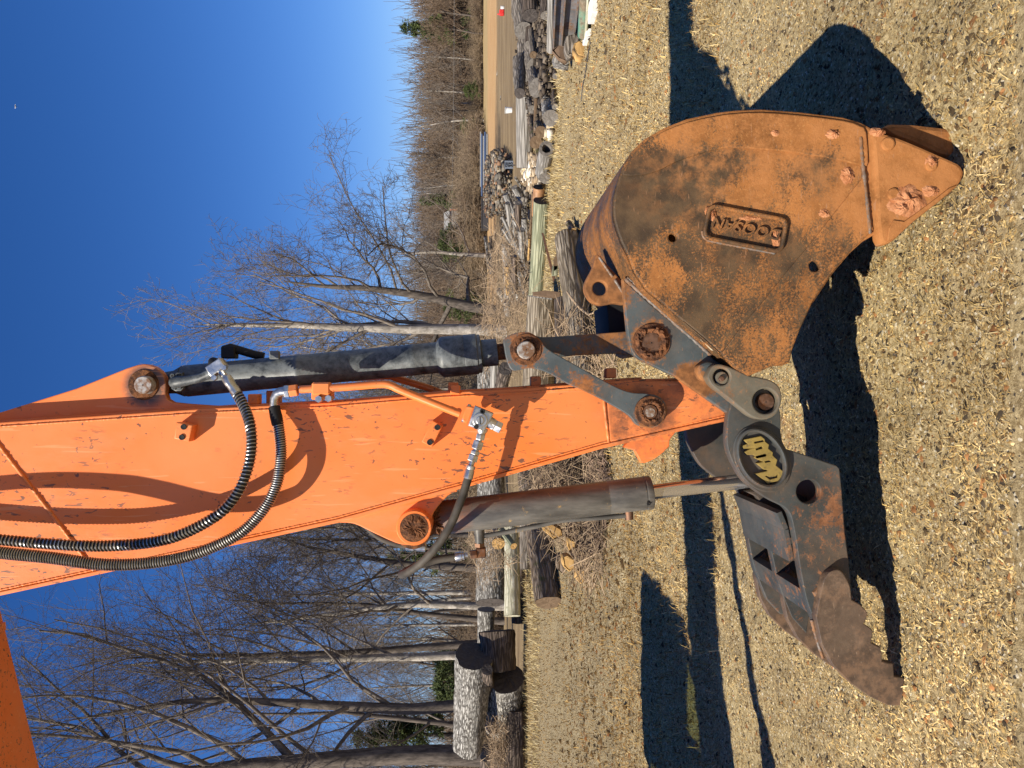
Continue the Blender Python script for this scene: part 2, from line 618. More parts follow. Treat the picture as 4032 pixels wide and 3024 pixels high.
def straw_ground():
    k = M('straw_and_dirt', 0.97, 0.0, 0.1)
    sep = k.n('ShaderNodeSeparateXYZ')
    k.l(k.co, sep.inputs[0])
    flat = k.n('ShaderNodeCombineXYZ')
    k.l(sep.outputs['X'], flat.inputs['X'])
    k.l(sep.outputs['Y'], flat.inputs['Y'])
    keep = k.co
    k.co = flat.outputs[0]
    big = k.noise(0.55, 5, 0.6)
    mid = k.noise(3.0, 6, 0.68)
    fine = k.noise(42, 6, 0.75)
    grit = k.voro(120, 'F1', None, 'Color')
    c = k.mix(k.step(mid, 0.34, 0.68), (0.245, 0.162, 0.064), (0.42, 0.305, 0.128))
    c = k.mix(k.math('MULTIPLY', k.step(big, 0.50, 0.68), 0.6), c, (0.47, 0.360, 0.170))
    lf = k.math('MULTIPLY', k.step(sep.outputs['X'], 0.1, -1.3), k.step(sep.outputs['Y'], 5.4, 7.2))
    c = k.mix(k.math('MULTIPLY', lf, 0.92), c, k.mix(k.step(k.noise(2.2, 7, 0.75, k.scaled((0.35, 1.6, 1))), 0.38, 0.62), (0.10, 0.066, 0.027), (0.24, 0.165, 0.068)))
    c = k.mix(k.step(fine, 0.34, 0.66), k.mix(0.60, c, (0.10, 0.072, 0.040)), k.mix(0.45, c, (0.74, 0.62, 0.38)))
    sp = k.n('ShaderNodeSeparateColor')
    k.l(grit, sp.inputs[0])
    c = k.mix(k.step(sp.outputs['Red'], 0.955, 0.96), c, (0.62, 0.55, 0.40))
    c = k.mix(k.step(sp.outputs['Green'], 0.945, 0.95), c, (0.060, 0.052, 0.045))
    # streaks of clay spilled from the bucket
    clay = k.math('MULTIPLY', k.step(k.noise(1.9, 6, 0.7), 0.60, 0.70), k.step(sep.outputs['Y'], 6.0, 3.0))
    c = k.mix(k.math('MULTIPLY', clay, 0.5), c, (0.40, 0.165, 0.06))
    # the yard farther off: trodden brown earth, then orange clay, then pale stubble
    yy = k.math('ADD', sep.outputs['Y'], k.math('MULTIPLY', k.math('SUBTRACT', k.noise(0.09, 4, 0.6), 0.5), 26.0))
    far = k.noise(0.8, 8, 0.75, k.scaled((0.25, 1.0, 1.0)))
    brown = k.mix(k.step(far, 0.35, 0.65), (0.150, 0.105, 0.060), (0.27, 0.20, 0.115))
    orange = k.mix(k.step(far, 0.35, 0.65), (0.36, 0.205, 0.090), (0.47, 0.315, 0.160))
    stub = k.mix(k.step(far, 0.35, 0.65), (0.27, 0.195, 0.095), (0.43, 0.315, 0.155))
    c = k.mix(k.step(yy, 17.0, 24.0), c, brown)
    right = k.step(sep.outputs['X'], -3.0, 4.0)
    c = k.mix(k.math('MULTIPLY', k.step(yy, 48.0, 56.0), right), c, orange)
    c = k.mix(k.math('MULTIPLY', k.step(yy, 84.0, 95.0), right), c, stub)
    k.color(c)
    h = k.math('ADD', k.math('MULTIPLY', fine, 0.5), k.math('MULTIPLY', k.noise(170, 4, 0.7), 0.5))
    k.bump(h, 0.9, 0.02)
    return k.m

def painted_by_attribute(name, rough=0.9, var=0.15):
    k = M(name, rough, 0.0, 0.15)
    at = k.n('ShaderNodeAttribute')
    at.attribute_name = 'tint'
    n = k.noise(60, 3)
    k.color(k.mix(k.math('MULTIPLY', k.step(n, 0.3, 0.7), 0.35), at.outputs['Color'], k.mix(0.5, at.outputs['Color'], (0.03, 0.02, 0.012))))
    return k.m

# plane of the bucket's near side: the bucket narrows towards its hinges
BPL = plane3(P(3790, 690, 2.30), P(2498, 1077, 2.45), P(2947, 1481, 2.45))

ORANGE = orange_paint()
SLATE = rusty_steel('slate_paint_rusting', (0.066, 0.080, 0.084), (0.27, 0.10, 0.030), 0.555, 0.66,
                    spots=[(P(2070, 1376, 2.6), 0.085), (P(2560, 1622, 2.6), 0.09), (P(2568, 1345, 2.58), 0.115), (P(2720, 1480, 2.58), 0.10)])
EARS = rusty_steel('slate_paint_heavy_rust', (0.060, 0.072, 0.074), (0.26, 0.105, 0.032), 0.50, 0.63,
                   spots=[(P(2568, 1345, 2.58), 0.105), (P(2720, 1490, 2.58), 0.11), (P(2362, 1135, 2.66), 0.2)])
THUMB = rusty_steel('thumb_paint_rusting', (0.046, 0.050, 0.048), (0.21, 0.085, 0.034), 0.545, 0.655, grain=24, spotw=0.05,
                    spots=[(P(3290, 1900, 2.54), 0.13), (P(3250, 2080, 2.54), 0.12), (P(2965, 2120, 3.0), 0.07)], dusty=0.3)
BRACKET = rusty_steel('bracket_grey_green', (0.115, 0.102, 0.075), (0.25, 0.125, 0.055), 0.50, 0.66, dusty=0.6, grain=16)
TIPRUST = rusty_steel('thumb_tip_rust', (0.070, 0.047, 0.033), (0.130, 0.076, 0.043), 0.44, 0.60, dirt=(0.30, 0.21, 0.14), grain=13, dusty=0.45)
BUCKET = bucket_rust()
CYLBLACK = dusty_black('dusty_black_paint')
NAVY = plain('black_steel', (0.007, 0.007, 0.008), 0.7)
RUBBER = plain('hose_rubber', (0.016, 0.015, 0.014), 0.55, 0, 0.3, 30)
DUSTHOSE = plain('dusty_hose', (0.055, 0.046, 0.036), 0.7, 0, 0.35, 25)
ZINC = metal('zinc_fitting', (0.66, 0.64, 0.60), 0.32, 0.35)
SPRING = metal('spring_wire', (0.44, 0.43, 0.42), 0.30, 0.35)
CHROME = metal('chrome_rod', (0.62, 0.60, 0.58), 0.10, 0.08)
PIN = pin_face()
CRUST = crust()
RUSTPIN = metal('rusty_pin', (0.26, 0.15, 0.10), 0.55, 0.4, 0.8)
BARREL = thumb_barrel()
WELD = rusty_steel('weld_bead', (0.105, 0.10, 0.092), (0.22, 0.105, 0.045), 0.42, 0.58, grain=40)
GOLD = rusty_steel('worn_gold_paint', (0.235, 0.165, 0.042), (0.085, 0.066, 0.034), 0.47, 0.60, dirt=(0.34, 0.22, 0.14), grain=16, dusty=0.15)
CREAM = plain('cream_paint', (0.62, 0.55, 0.38), 0.6)
CLAY = M('dried_clay', 0.95, 0, 0.1)
CLAY.color(CLAY.mix(CLAY.step(CLAY.noise(30, 7, .7), .35, .65), (0.33, 0.125, 0.05), (0.54, 0.255, 0.125)))
CLAY.bump(CLAY.noise(45, 7, .75), 0.8, 0.012)
CLAY = CLAY.m
BLACKHOLE = plain('hole_black', (0.006, 0.005, 0.005), 0.6)  # flat black painted for the dark inside of sockets, slots and the pipe mouth
# ------------------------------------------------------------------ the ground
def axis(breaks):
    out = [breaks[0][0]]
    for (a, _), (b, s) in zip(breaks[:-1], breaks[1:]):
        n = max(int(round((b - a) / s)), 1)
        out += [a + (b - a) * (i + 1) / n for i in range(n)]
    return np.array(out)

gx = axis([(-420, 0), (-120, 60), (-40, 10), (-14, 1.5), (-5, 0.22), (-2.6, 0.05), (2.6, 0.026), (5, 0.05), (14, 0.25), (40, 1.5), (120, 10), (420, 60)])
gy = axis([(-60, 0), (-10, 10), (1.9, 1.0), (5.0, 0.024), (8.0, 0.04), (14, 0.09), (24, 0.3), (60, 1.8), (160, 6), (640, 60)])

def ground_h(x, y):
    x = np.asarray(x, dtype=float); y = np.asarray(y, dtype=float)
    near = np.clip(1.0 - (y - 8.0) / 10.0, 0.0, 1.0) * np.clip(1.0 - (np.abs(x) - 5) / 8.0, 0.0, 1.0)
    h = 0.030 * vnoise2(x / 0.9, y / 0.9, 1) + near * (0.020 * vnoise2(x / 0.21, y / 0.21, 2) + 0.022 * vnoise2(x / 0.075, y / 0.075, 3) + 0.010 * vnoise2(x / 0.036, y / 0.036, 4))
    # ruts pressed across the yard
    for y0, w, d in ((5.95, 0.16, -0.035), (7.3, 0.2, -0.03)):
        yy = y + 0.10 * np.sin(x * 0.9) + 0.05 * x
        h = h + d * np.exp(-((yy - y0) / w) ** 2) * near
    t = P(3550, 2770, 2.54)
    h = h + 0.045 * np.exp(-(((x - t.x) / 0.22) ** 2 + ((y - t.y) / 0.22) ** 2))
    t = P(3800, 640, 2.31)
    h = h - 0.055 * np.exp(-(((x - t.x) / 0.16) ** 2 + ((y - t.y + 0.05) / 0.16) ** 2))
    h = h + 0.05 * np.clip((y - 14) / 20.0, 0, 1) * vnoise2(x / 5.0, y / 5.0, 7) * 2
    # broken crumbs of soil where the teeth bite
    b = np.exp(-(((x - t.x - 0.03) / 0.22) ** 2 + ((y - t.y + 0.10) / 0.20) ** 2))
    h = h + b * 0.045 * vnoise2(x / 0.045, y / 0.045, 5)
    return h

X, Y = np.meshgrid(gx, gy)
Z = ground_h(X, Y)
nx, ny = len(gx), len(gy)
gv = np.stack([X.ravel(), Y.ravel(), Z.ravel()], 1).astype(np.float32)
i, j = np.meshgrid(np.arange(nx - 1), np.arange(ny - 1))
q = (j * nx + i).ravel()
gf = np.stack([q, q + 1, q + nx + 1, q + nx], 1).astype(np.int32)

def np_mesh(name, v, f, tint=None):
    """fast mesh from numpy arrays (all faces with the same number of corners)"""
    me = bpy.data.meshes.new(name)
    me.vertices.add(len(v))
    me.vertices.foreach_set('co', np.ascontiguousarray(v, dtype=np.float32).ravel())
    k = f.shape[1]
    me.loops.add(f.size)
    me.loops.foreach_set('vertex_index', np.ascontiguousarray(f, dtype=np.int32).ravel())
    me.polygons.add(len(f))
    me.polygons.foreach_set('loop_start', np.arange(0, f.size, k, dtype=np.int32))
    if tint is not None:
        ca = me.color_attributes.new('tint', 'FLOAT_COLOR', 'POINT')
        ca.data.foreach_set('color', np.concatenate([tint, np.ones((len(tint), 1))], 1).astype(np.float32).ravel())
    me.update()
    me.validate()
    return me

gm = np_mesh('ground', gv, gf)
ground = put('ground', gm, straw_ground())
gm.shade_smooth()
kind(ground, 'structure')

rs = np.random.RandomState(11)
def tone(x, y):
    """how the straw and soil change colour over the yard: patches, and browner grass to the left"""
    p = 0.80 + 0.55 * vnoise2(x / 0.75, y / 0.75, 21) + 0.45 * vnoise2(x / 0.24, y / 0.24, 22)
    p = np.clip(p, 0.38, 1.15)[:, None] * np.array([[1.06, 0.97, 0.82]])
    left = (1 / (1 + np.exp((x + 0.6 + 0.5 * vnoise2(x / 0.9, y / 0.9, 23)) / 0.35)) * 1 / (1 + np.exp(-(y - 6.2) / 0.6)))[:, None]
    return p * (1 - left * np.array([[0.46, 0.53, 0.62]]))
def scatter(n, near, far, spread=0.60):
    """points over the part of the yard in view, thinning with distance"""
    u = rs.rand(n)
    y = near * (far / near) ** (u ** 1.0)
    x = (rs.rand(n) * 2 - 1) * spread * y
    return x, y

# wood chips, straw ends and little stones lying on the soil
def chips(name, n, near, far, lmin, lmax, wr, tints, lift=0.0, thick=0.25, label=None):
    x, y = scatter(n, near, far)
    z = ground_h(x, y)
    L = (lmin + (lmax - lmin) * rs.rand(n) ** 3.0) * np.clip(1.0, 1, 1)
    W = L * (wr[0] + (wr[1] - wr[0]) * rs.rand(n))
    H = W * thick * (0.5 + rs.rand(n))
    a = rs.rand(n) * 2 * np.pi
    tilt = (rs.rand(n) - 0.5) * 0.9
    base = np.array([[-1, -1, 0], [1, -0.7, 0], [0.8, 1, 0], [-0.9, 0.8, 0], [-0.6, -0.5, 1], [0.7, -0.4, 1], [0.5, 0.6, 1], [-0.6, 0.6, 1]], float)
    v = np.repeat(base[None], n, 0) * (1 + 0.35 * (rs.rand(n, 8, 3) - 0.5))
    v[:, :, 0] *= L[:, None] / 2; v[:, :, 1] *= W[:, None] / 2; v[:, :, 2] *= H[:, None]
    ct, st = np.cos(tilt)[:, None], np.sin(tilt)[:, None]
    vx = v[:, :, 0] * ct - v[:, :, 2] * st
    vz = v[:, :, 0] * st + v[:, :, 2] * ct
    c, s = np.cos(a)[:, None], np.sin(a)[:, None]
    ox = vx * c - v[:, :, 1] * s + x[:, None]
    oy = vx * s + v[:, :, 1] * c + y[:, None]
    oz = vz + (z + lift)[:, None]
    vv = np.stack([ox, oy, oz], 2).reshape(-1, 3)
    fb = np.array([[4, 5, 6, 7], [0, 1, 5, 4], [1, 2, 6, 5], [2, 3, 7, 6], [3, 0, 4, 7]])
    ff = (np.arange(n)[:, None, None] * 8 + fb[None]).reshape(-1, 4)
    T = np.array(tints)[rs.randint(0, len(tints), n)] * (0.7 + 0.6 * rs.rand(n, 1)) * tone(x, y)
    me = np_mesh(name, vv, ff, np.repeat(T, 8, 0))
    o = put(name, me, SPRINKLE)
    return kind(o, 'stuff', label)

SPRINKLE = painted_by_attribute('chip_colours')
chips('wood_chips', 6500, 2.0, 10.0, 0.004, 0.030, (0.18, 0.5),
      [(0.62, 0.47, 0.22), (0.52, 0.37, 0.16), (0.60, 0.48, 0.27), (0.30, 0.19, 0.085), (0.74, 0.63, 0.42), (0.12, 0.08, 0.045), (0.10, 0.07, 0.045), (0.42, 0.31, 0.16)],
      -0.001, 0.30, 'pale and brown wood chips strewn over the yard')
chips('gravel', 3000, 2.0, 9.0, 0.004, 0.020, (0.5, 1.0),
      [(0.16, 0.15, 0.14), (0.12, 0.09, 0.06), (0.26, 0.24, 0.21), (0.09, 0.085, 0.085), (0.40, 0.36, 0.30), (0.30, 0.14, 0.08)],
      -0.002, 0.35, 'small grey stones and clods among the chips')

# crumbs of soil and bark, too fine to count
def crumbs(name, n, near, far, smin, smax, tints, label, spread=0.60, xr=None):
    x, y = scatter(n, near, far, spread)
    if xr is not None:
        x = xr[0] + (xr[1] - xr[0]) * rs.rand(n)
    z = ground_h(x, y)
    s = (smin + (smax - smin) * rs.rand(n) ** 3) * np.clip(y / 3.5, 1, 2.5)
    base = np.array([[-1, -0.8, 0], [1, -0.7, 0], [0.8, 0.8, 0], [-0.9, 0.7, 0], [0, 0, 0.85]], float)
    v = np.repeat(base[None], n, 0) * (1 + 0.7 * (rs.rand(n, 5, 3) - 0.5)) * 0.5
    v[:, 4, :2] += (rs.rand(n, 2) - 0.5) * 0.9
    st = 0.5 + 1.2 * rs.rand(n)
    a = rs.rand(n) * 2 * np.pi
    vx, vy, vz = v[:, :, 0] * (s * st)[:, None], v[:, :, 1] * s[:, None], v[:, :, 2] * s[:, None]
    c, sn = np.cos(a)[:, None], np.sin(a)[:, None]
    vv = np.stack([vx * c - vy * sn + x[:, None], vx * sn + vy * c + y[:, None], vz + (z - 0.001)[:, None]], 2).reshape(-1, 3)
    ff = (np.arange(n)[:, None, None] * 5 + np.array([[0, 1, 4], [1, 2, 4], [2, 3, 4], [3, 0, 4]])[None]).reshape(-1, 3)
    T = np.array(tints)[rs.randint(0, len(tints), n)] * (0.7 + 0.6 * rs.rand(n, 1)) * tone(x, y)
    return kind(put(name, np_mesh(name, vv, ff, np.repeat(T, 5, 0)), SPRINKLE), 'stuff', label)
CR_T = [(0.56, 0.42, 0.19), (0.46, 0.33, 0.15), (0.66, 0.52, 0.28), (0.36, 0.25, 0.11), (0.24, 0.16, 0.075), (0.74, 0.62, 0.38)]
crumbs('soil_crumbs', 130000, 2.0, 8.0, 0.002, 0.012, CR_T, 'crumbs of tan soil and bark covering the yard')
crumbs('soil_clods', 16000, 2.0, 12.0, 0.005, 0.024, [(0.095, 0.070, 0.042), (0.16, 0.115, 0.065), (0.07, 0.058, 0.045), (0.33, 0.17, 0.075)], 'small dark clods scattered over the yard')
crumbs('soil_clods', 700, 7.0, 13.0, 0.012, 0.035, [(0.26, 0.19, 0.095), (0.17, 0.12, 0.06)], 'dark clods in the grass left of the machine', xr=(-7.0, -0.5))

# dead grass and straw
def straw(name, n, near, far, lmin, lmax, w0, tints, label, upright):
    x, y = scatter(n, near, far)
    z = ground_h(x, y)
    L = lmin + (lmax - lmin) * rs.rand(n) ** 2.6
    a = rs.rand(n) * 2 * np.pi
    el = rs.rand(n) ** 1.6 * upright
    w = w0 * (0.6 + 0.8 * rs.rand(n)) * np.clip(y / 4.0, 1.0, 6.0)
    d = np.stack([np.cos(a) * np.cos(el), np.sin(a) * np.cos(el), np.sin(el)], 1)
    sd = np.stack([-np.sin(a), np.cos(a), np.zeros(n)], 1)
    p = np.stack([x, y, z + 0.001], 1)
    mid = p + d * (L * 0.55)[:, None] + np.array([0, 0, 1.0]) * (L * 0.10)[:, None]
    tip = p + d * L[:, None] - np.array([0, 0, 1.0]) * (L * 0.05)[:, None]
    hw = (sd * w[:, None]) / 2
    vv = np.stack([p - hw, p + hw, mid + hw, mid - hw, tip], 1).reshape(-1, 3)
    b = np.arange(n)[:, None] * 5
    tri = np.concatenate([b + np.array([[0, 1, 2]]), b + np.array([[0, 2, 3]]), b + np.array([[3, 2, 4]])], 0)
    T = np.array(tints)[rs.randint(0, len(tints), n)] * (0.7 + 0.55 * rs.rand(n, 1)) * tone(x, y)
    me = np_mesh(name, vv, tri, np.repeat(T, 5, 0))
    return kind(put(name, me, SPRINKLE), 'stuff', label)

STRAW_T = [(0.58, 0.44, 0.19), (0.68, 0.54, 0.27), (0.44, 0.31, 0.13), (0.76, 0.64, 0.38), (0.24, 0.16, 0.07)]
straw('dry_straw', 64000, 2.0, 9.0, 0.006, 0.045, 0.0022, STRAW_T, 'short dry straw lying on the soil', 0.55)
straw('dead_grass', 80000, 4.5, 22.0, 0.02, 0.10, 0.0030, STRAW_T + [(0.38, 0.24, 0.08)], 'tan dead grass covering the yard', 1.2)

def tuft_line(name, n, x0, x1, y0, y1, hmin, hmax, w0, label):
    x = x0 + (x1 - x0) * rs.rand(n)
    y = y0 + (y1 - y0) * rs.rand(n)
    z = ground_h(x, y)
    L = hmin + (hmax - hmin) * rs.rand(n) ** 2
    a = rs.rand(n) * 2 * np.pi
    el = 0.7 + 0.8 * rs.rand(n)
    d = np.stack([np.cos(a) * np.cos(el), np.sin(a) * np.cos(el), np.sin(el)], 1)
    sd = np.stack([-np.sin(a), np.cos(a), np.zeros(n)], 1)
    p = np.stack([x, y, z - 0.01], 1)
    mid = p + d * (L * 0.6)[:, None]
    tip = p + d * L[:, None] + np.stack([np.cos(a), np.sin(a), -0.4 * np.ones(n)], 1) * (L * 0.25)[:, None]
    hw = sd * w0 / 2
    vv = np.stack([p - hw, p + hw, mid + hw, mid - hw, tip], 1).reshape(-1, 3)
    b = np.arange(n)[:, None] * 5
    tri = np.concatenate([b + np.array([[0, 1, 2]]), b + np.array([[0, 2, 3]]), b + np.array([[3, 2, 4]])], 0)
    T = np.array(STRAW_T)[rs.randint(0, len(STRAW_T), n)] * (0.6 + 0.5 * rs.rand(n, 1))
    return kind(put(name, np_mesh(name, vv, tri, np.repeat(T, 5, 0)), SPRINKLE), 'stuff', label)
tuft_line('tall_dead_grass', 9000, -13.5, -3.6, 17.0, 22.0, 0.04, 0.26, 0.008, 'ragged tall dead grass along the foot of the left log heap')
tuft_line('tall_dead_grass', 5000, 1.8, 9.5, 12.6, 15.5, 0.03, 0.22, 0.008, 'dead grass along the foot of the right log heap')
# ------------------------------------------------------------------ the excavator
EX = thing('excavator', 'big orange tracked excavator with its rusty bucket and steel thumb resting on the straw yard', 'excavator', MACHINE_AT)
YS, YSF = 2.62, 2.94            # near and far faces of the stick

def pin(name, xd, yd, y0, y1, rpx, m, parent, ring=None, ringm=None, n=28):
    """round pin whose face shows at depth y0; ring = radius of the collar behind it"""
    p = P(xd, yd, y0)
    r = rpx / FPX * y0
    o = lathe(name, (p.x, y0, p.z), (p.x, y1, p.z), [(0, r * 0.90), (0.004, r), (y1 - y0, r)], m, parent, n)
    d = cyl('grease_hole', (p.x, y0 - 0.0008, p.z), (p.x, y0 + 0.004, p.z), r * 0.07, BLACKHOLE, o if o.parent and o.parent.parent is None else parent, 8)
    return o

def boss(name, xd, yd, y0, t, r0, r1, m, parent, n=36):
    """flat collar ring: r0..r1 px, proud of a plate whose face is at y0"""
    return plate(name, circ(xd, yd, r1, n), y0 - t, t + 0.004, m, parent, holes=[circ(xd, yd, r0, n)], bevel=min(0.003, t * 0.4))

def lump_ring(name, xd, yd, y, rpx, wpx, m, parent, seed=0, hgt=0.012):
    """rough ring of grease and rust round a pin"""
    R = random.Random(seed)
    V, F = [], []
    n, mm = 44, 5
    for i in range(n):
        th = 2 * math.pi * i / n
        for j in range(mm):
            u = j / (mm - 1)
            rr = rpx + wpx * (u - 0.5) * (1 + 0.5 * (R.random() - 0.5))
            h = hgt * math.sin(math.pi * u) * (0.35 + R.random() * 0.9)
            p = P(xd + rr * math.cos(th), yd + rr * math.sin(th), y)
            V.append((p.x, y - h, p.z))
    for i in range(n):
        for j in range(mm - 1):
            a, b = i * mm + j, ((i + 1) % n) * mm + j
            F.append((a, b, b + 1, a + 1))
    return put(name, mesh_from(V, F), m, parent)

def weld(name, pts, pl, rpx, m, parent, seed=0):
    """lumpy weld bead laid along a line on plane pl"""
    R = random.Random(seed)
    q = []
    for (a, b) in zip(pts[:-1], pts[1:]):
        L = math.hypot(b[0] - a[0], b[1] - a[1])
        n = max(int(L / (rpx * 1.1)), 2)
        q += [(a[0] + (b[0] - a[0]) * i / n, a[1] + (b[1] - a[1]) * i / n) for i in range(n)]
    q.append(pts[-1])
    ps = [P(x, y, pl) for x, y in q]
    r = rpx / FPX * ps[0].y
    V, F = [], []
    tube_arrays(ps, [r * (0.75 + 0.45 * R.random() + (0.18 if i % 2 else 0)) for i in range(len(ps))], 6, V, F)
    return put(name, mesh_from(V, F), m, parent, 80)

# ---- stick
LOW = [(-560, 2452), (0, 2330), (492, 2224), (1331, 2043), (1859, 1897), (2370, 1751), (2858, 1643)]
stick_px = [(-620, 1712), (0, 1663), (822, 1608), (1300, 1585), (1758, 1546), (2045, 1530), (2527, 1492), (2690, 1488), (2800, 1530), (2868, 1605)] + LOW[::-1] + [(-680, 2380), (-740, 2240), (-760, 1900), (-700, 1740)]
STICK = plate('stick', stick_px, YS, YSF - YS, ORANGE, EX, bevel=0.004)
# flange along the lower edge, standing out a little on both sides
fl = LOW + [(x, y + 16) for x, y in LOW[::-1]]
plate('bottom_flange', fl, YS - 0.006, YSF - YS + 0.012, ORANGE, STICK, bevel=0.003)
weld('weld_bead', [(x, y - 7) for x, y in LOW[1:]], YS + 0.0005, 4.0, ORANGE, STICK, 1)
# top rail with its weld
TOP = [(-560, 1708), (0, 1665), (822, 1610), (1300, 1587), (1758, 1548), (2045, 1532), (2527, 1494)]
plate('top_rail', TOP + [(x, y - 9) for x, y in TOP[::-1]], YS + 0.022, YSF - YS - 0.044, ORANGE, STICK, bevel=0.002)
weld('weld_bead', [(x, y + 15) for x, y in TOP[1:]], YS - 0.001, 4.0, ORANGE, STICK, 2)
weld('weld_bead', [(-300, 1385), (0, 1757), (95, 1880), (371, 2246)], YS - 0.001, 7.0, ORANGE, STICK, 3)
weld('weld_bead', [(2375, 1545), (2380, 1600), (2397, 1742)], YS - 0.001, 6.5, ORANGE, STICK, 4)
# thicker cast end that carries the bucket pins
plate('end_boss', [(2386, 1515), (2527, 1500), (2690, 1496), (2795, 1536), (2862, 1606), (2850, 1634), (2403, 1740)], YS - 0.006, 0.02, ORANGE, STICK, bevel=0.004)
# cable and pipe lugs
def block(name, pts, t, holes, parent=STICK, y=YS):
    b = plate(name, pts, y - t, t + 0.002, ORANGE, parent, bevel=0.004)
    for hx, hy in holes:
        p = P(hx, hy, y - t)
        cyl('bolt_hole', (p.x, y - t - 0.003, p.z), (p.x, y - t + 0.01, p.z), 0.0085, NAVY, parent, 12)
        plate('washer', circ(hx, hy, 11.5, 18), y - t - 0.004, 0.005, NAVY, parent, holes=[circ(hx, hy, 6.5, 18)], bevel=0.001)
    return b
block('lug_block', [(693, 1663), (758, 1675), (743, 1739), (685, 1728)], 0.052, [(722, 1681), (715, 1722)])
block('lug_block', [(1702, 1656), (1743, 1677), (1700, 1762), (1659, 1740)], 0.050, [(1722, 1683), (1692, 1742)])
for xd, yd in ((1004, 1578), (1785, 1532), (2108, 1508), (2402, 1476)):
    q0 = P(xd, yd, 2.70)
    put('rail_lug', box_mesh(q0.x + 0.006, 2.70, q0.z, 0.036, 0.05, 0.036, None, 0.003), ORANGE, STICK)
q0 = P(1793, 1535, 2.625)
put('rail_lug', box_mesh(q0.x, 2.635, q0.z, 0.032, 0.05, 0.034, None, 0.003), ORANGE, STICK)
q0 = P(1080, 1565, 2.83)
put('rail_lug', box_mesh(q0.x, 2.83, q0.z, 0.05, 0.04, 0.05, None, 0.003), ORANGE, STICK)
# clevis fins that hold the bucket cylinder
fin = [(-600, 1740), (-600, 1800), (0, 1672), (400, 1640), (822, 1612), (900, 1601), (822, 1596), (735, 1590), (680, 1584), (659, 1572), (652, 1548), (653, 1515), (647, 1482), (632, 1461), (612, 1445), (590, 1436), (566, 1433), (544, 1436), (500, 1450), (300, 1530), (0, 1624), (-300, 1700)]
plate('clevis_fin', fin, 2.685, 0.035, ORANGE, STICK, bevel=0.004)
plate('clevis_fin', fin, 2.845, 0.035, ORANGE, STICK, bevel=0.004)
boss('fin_collar', 563, 1515, 2.685, 0.006, 36, 60, CRUST, STICK)
PN = pin('pivot_pin', 562, 1516, 2.645, 2.90, 35, PIN, EX)
# clevis of the thumb cylinder and the torn lug lower down
ear = sm([(1318, 2056), (1392, 2062), (1470, 2098), (1556, 2137), (1602, 2146), (1650, 2142), (1684, 2118), (1697, 2080), (1700, 2040), (1716, 2006), (1763, 1952), (1790, 1928), (1500, 1990), (1330, 2030)], 3)
plate('thumb_clevis', ear, 2.645, 0.030, ORANGE, STICK)
plate('thumb_clevis', ear, 2.885, 0.030, ORANGE, STICK)
plate('base_strip', [(1312, 2048), (1380, 2050), (1800, 1936), (1795, 1915), (1330, 2032)], 2.636, 0.29, ORANGE, STICK)
p0 = P(1630, 2079, 2.60)
bore = lathe('pin_bore', (p0.x, 2.60, p0.z), (p0.x, 2.90, p0.z), [(0, 0.058), (0.003, 0.061), (0.30, 0.061)], ORANGE, EX, 36)
lathe('pin_crust', (p0.x, 2.5985, p0.z), (p0.x, 2.61, p0.z), [(0, 0.049), (0.011, 0.049)], CRUST, bore, 30)
lump_ring('grease_crust', 1630, 2079, 2.5985, 28, 44, CRUST, bore, 5, 0.008)
lug = [(2455, 1762), (2498, 1773), (2512, 1800), (2525, 1823), (2545, 1822), (2580, 1806), (2612, 1782), (2636, 1758), (2637, 1734), (2660, 1702), (2580, 1700), (2480, 1730)]
plate('torn_lug', lug, 2.70, 0.03, ORANGE, STICK)

# ---- bucket cylinder
cy = 2.782
A0, A1 = P(562, 1516, cy), P(2070, 1376, cy)
def onax(xd):
    t = (xd - 562) / (2070 - 562)
    return P(562 + t * 1508, 1508 - t * 124 if False else 1516 - t * 140, cy)
ax = (A1 - A0)
Lx = ax.length
def sx(xd):
    return (onax(xd) - A0).length
CYL = lathe('bucket_cylinder', A0, A1, [(sx(715), 0.050), (sx(735), 0.0575), (sx(1168), 0.0575), (sx(1172), 0.0595), (sx(1185), 0.0595), (sx(1189), 0.0575), (sx(1612), 0.0575), (sx(1614), 0.0582), (sx(1640), 0.0582), (sx(1642), 0.0575), (sx(1722), 0.0575), (sx(1738), 0.073), (sx(1748), 0.0755), (sx(1828), 0.0755), (sx(1829), 0.0745), (sx(1832), 0.0755), (sx(1878), 0.0755), (sx(1882), 0.072)], CYLBLACK, EX, 40)
# foot eye and port block
e0 = P(562, 1516, cy)
lathe('cylinder_eye', (e0.x, 2.725, e0.z), (e0.x, 2.840, e0.z), [(0, 0.050), (0.005, 0.055), (0.110, 0.055), (0.115, 0.050)], CYLBLACK, CYL, 32)
lathe('cylinder_neck', A0 + ax.normalized() * 0.03, A1, [(0, 0.036), (sx(690) - 0.03, 0.042), (sx(722) - 0.03, 0.056)], CYLBLACK, CYL, 24)
lathe('gland_bolts', A0, A1, [(sx(1880), 0.066), (sx(1881), 0.0715), (sx(1893), 0.0715), (sx(1894), 0.066), (sx(1898), 0.050), (sx(1899), 0.0505), (sx(1957), 0.0505), (sx(1958), 0.048)], CYLBLACK, CYL, 30)
for k in range(10):
    a_, b_ = frame_of(ax)
    th = 2 * math.pi * (k + 0.5) / 10
    c_ = A0 + ax.normalized() * sx(1881) + (a_ * math.cos(th) + b_ * math.sin(th)) * 0.061
    cyl('gland_bolt', c_, c_ + ax.normalized() * 0.013, 0.0075, CYLBLACK, CYL, 8)
lathe('cylinder_rod', A0, A1, [(sx(1940), 0.030), (sx(2000), 0.031), (sx(2040), 0.034)], CRUST, CYL, 24)
r0 = P(2070, 1376, cy)
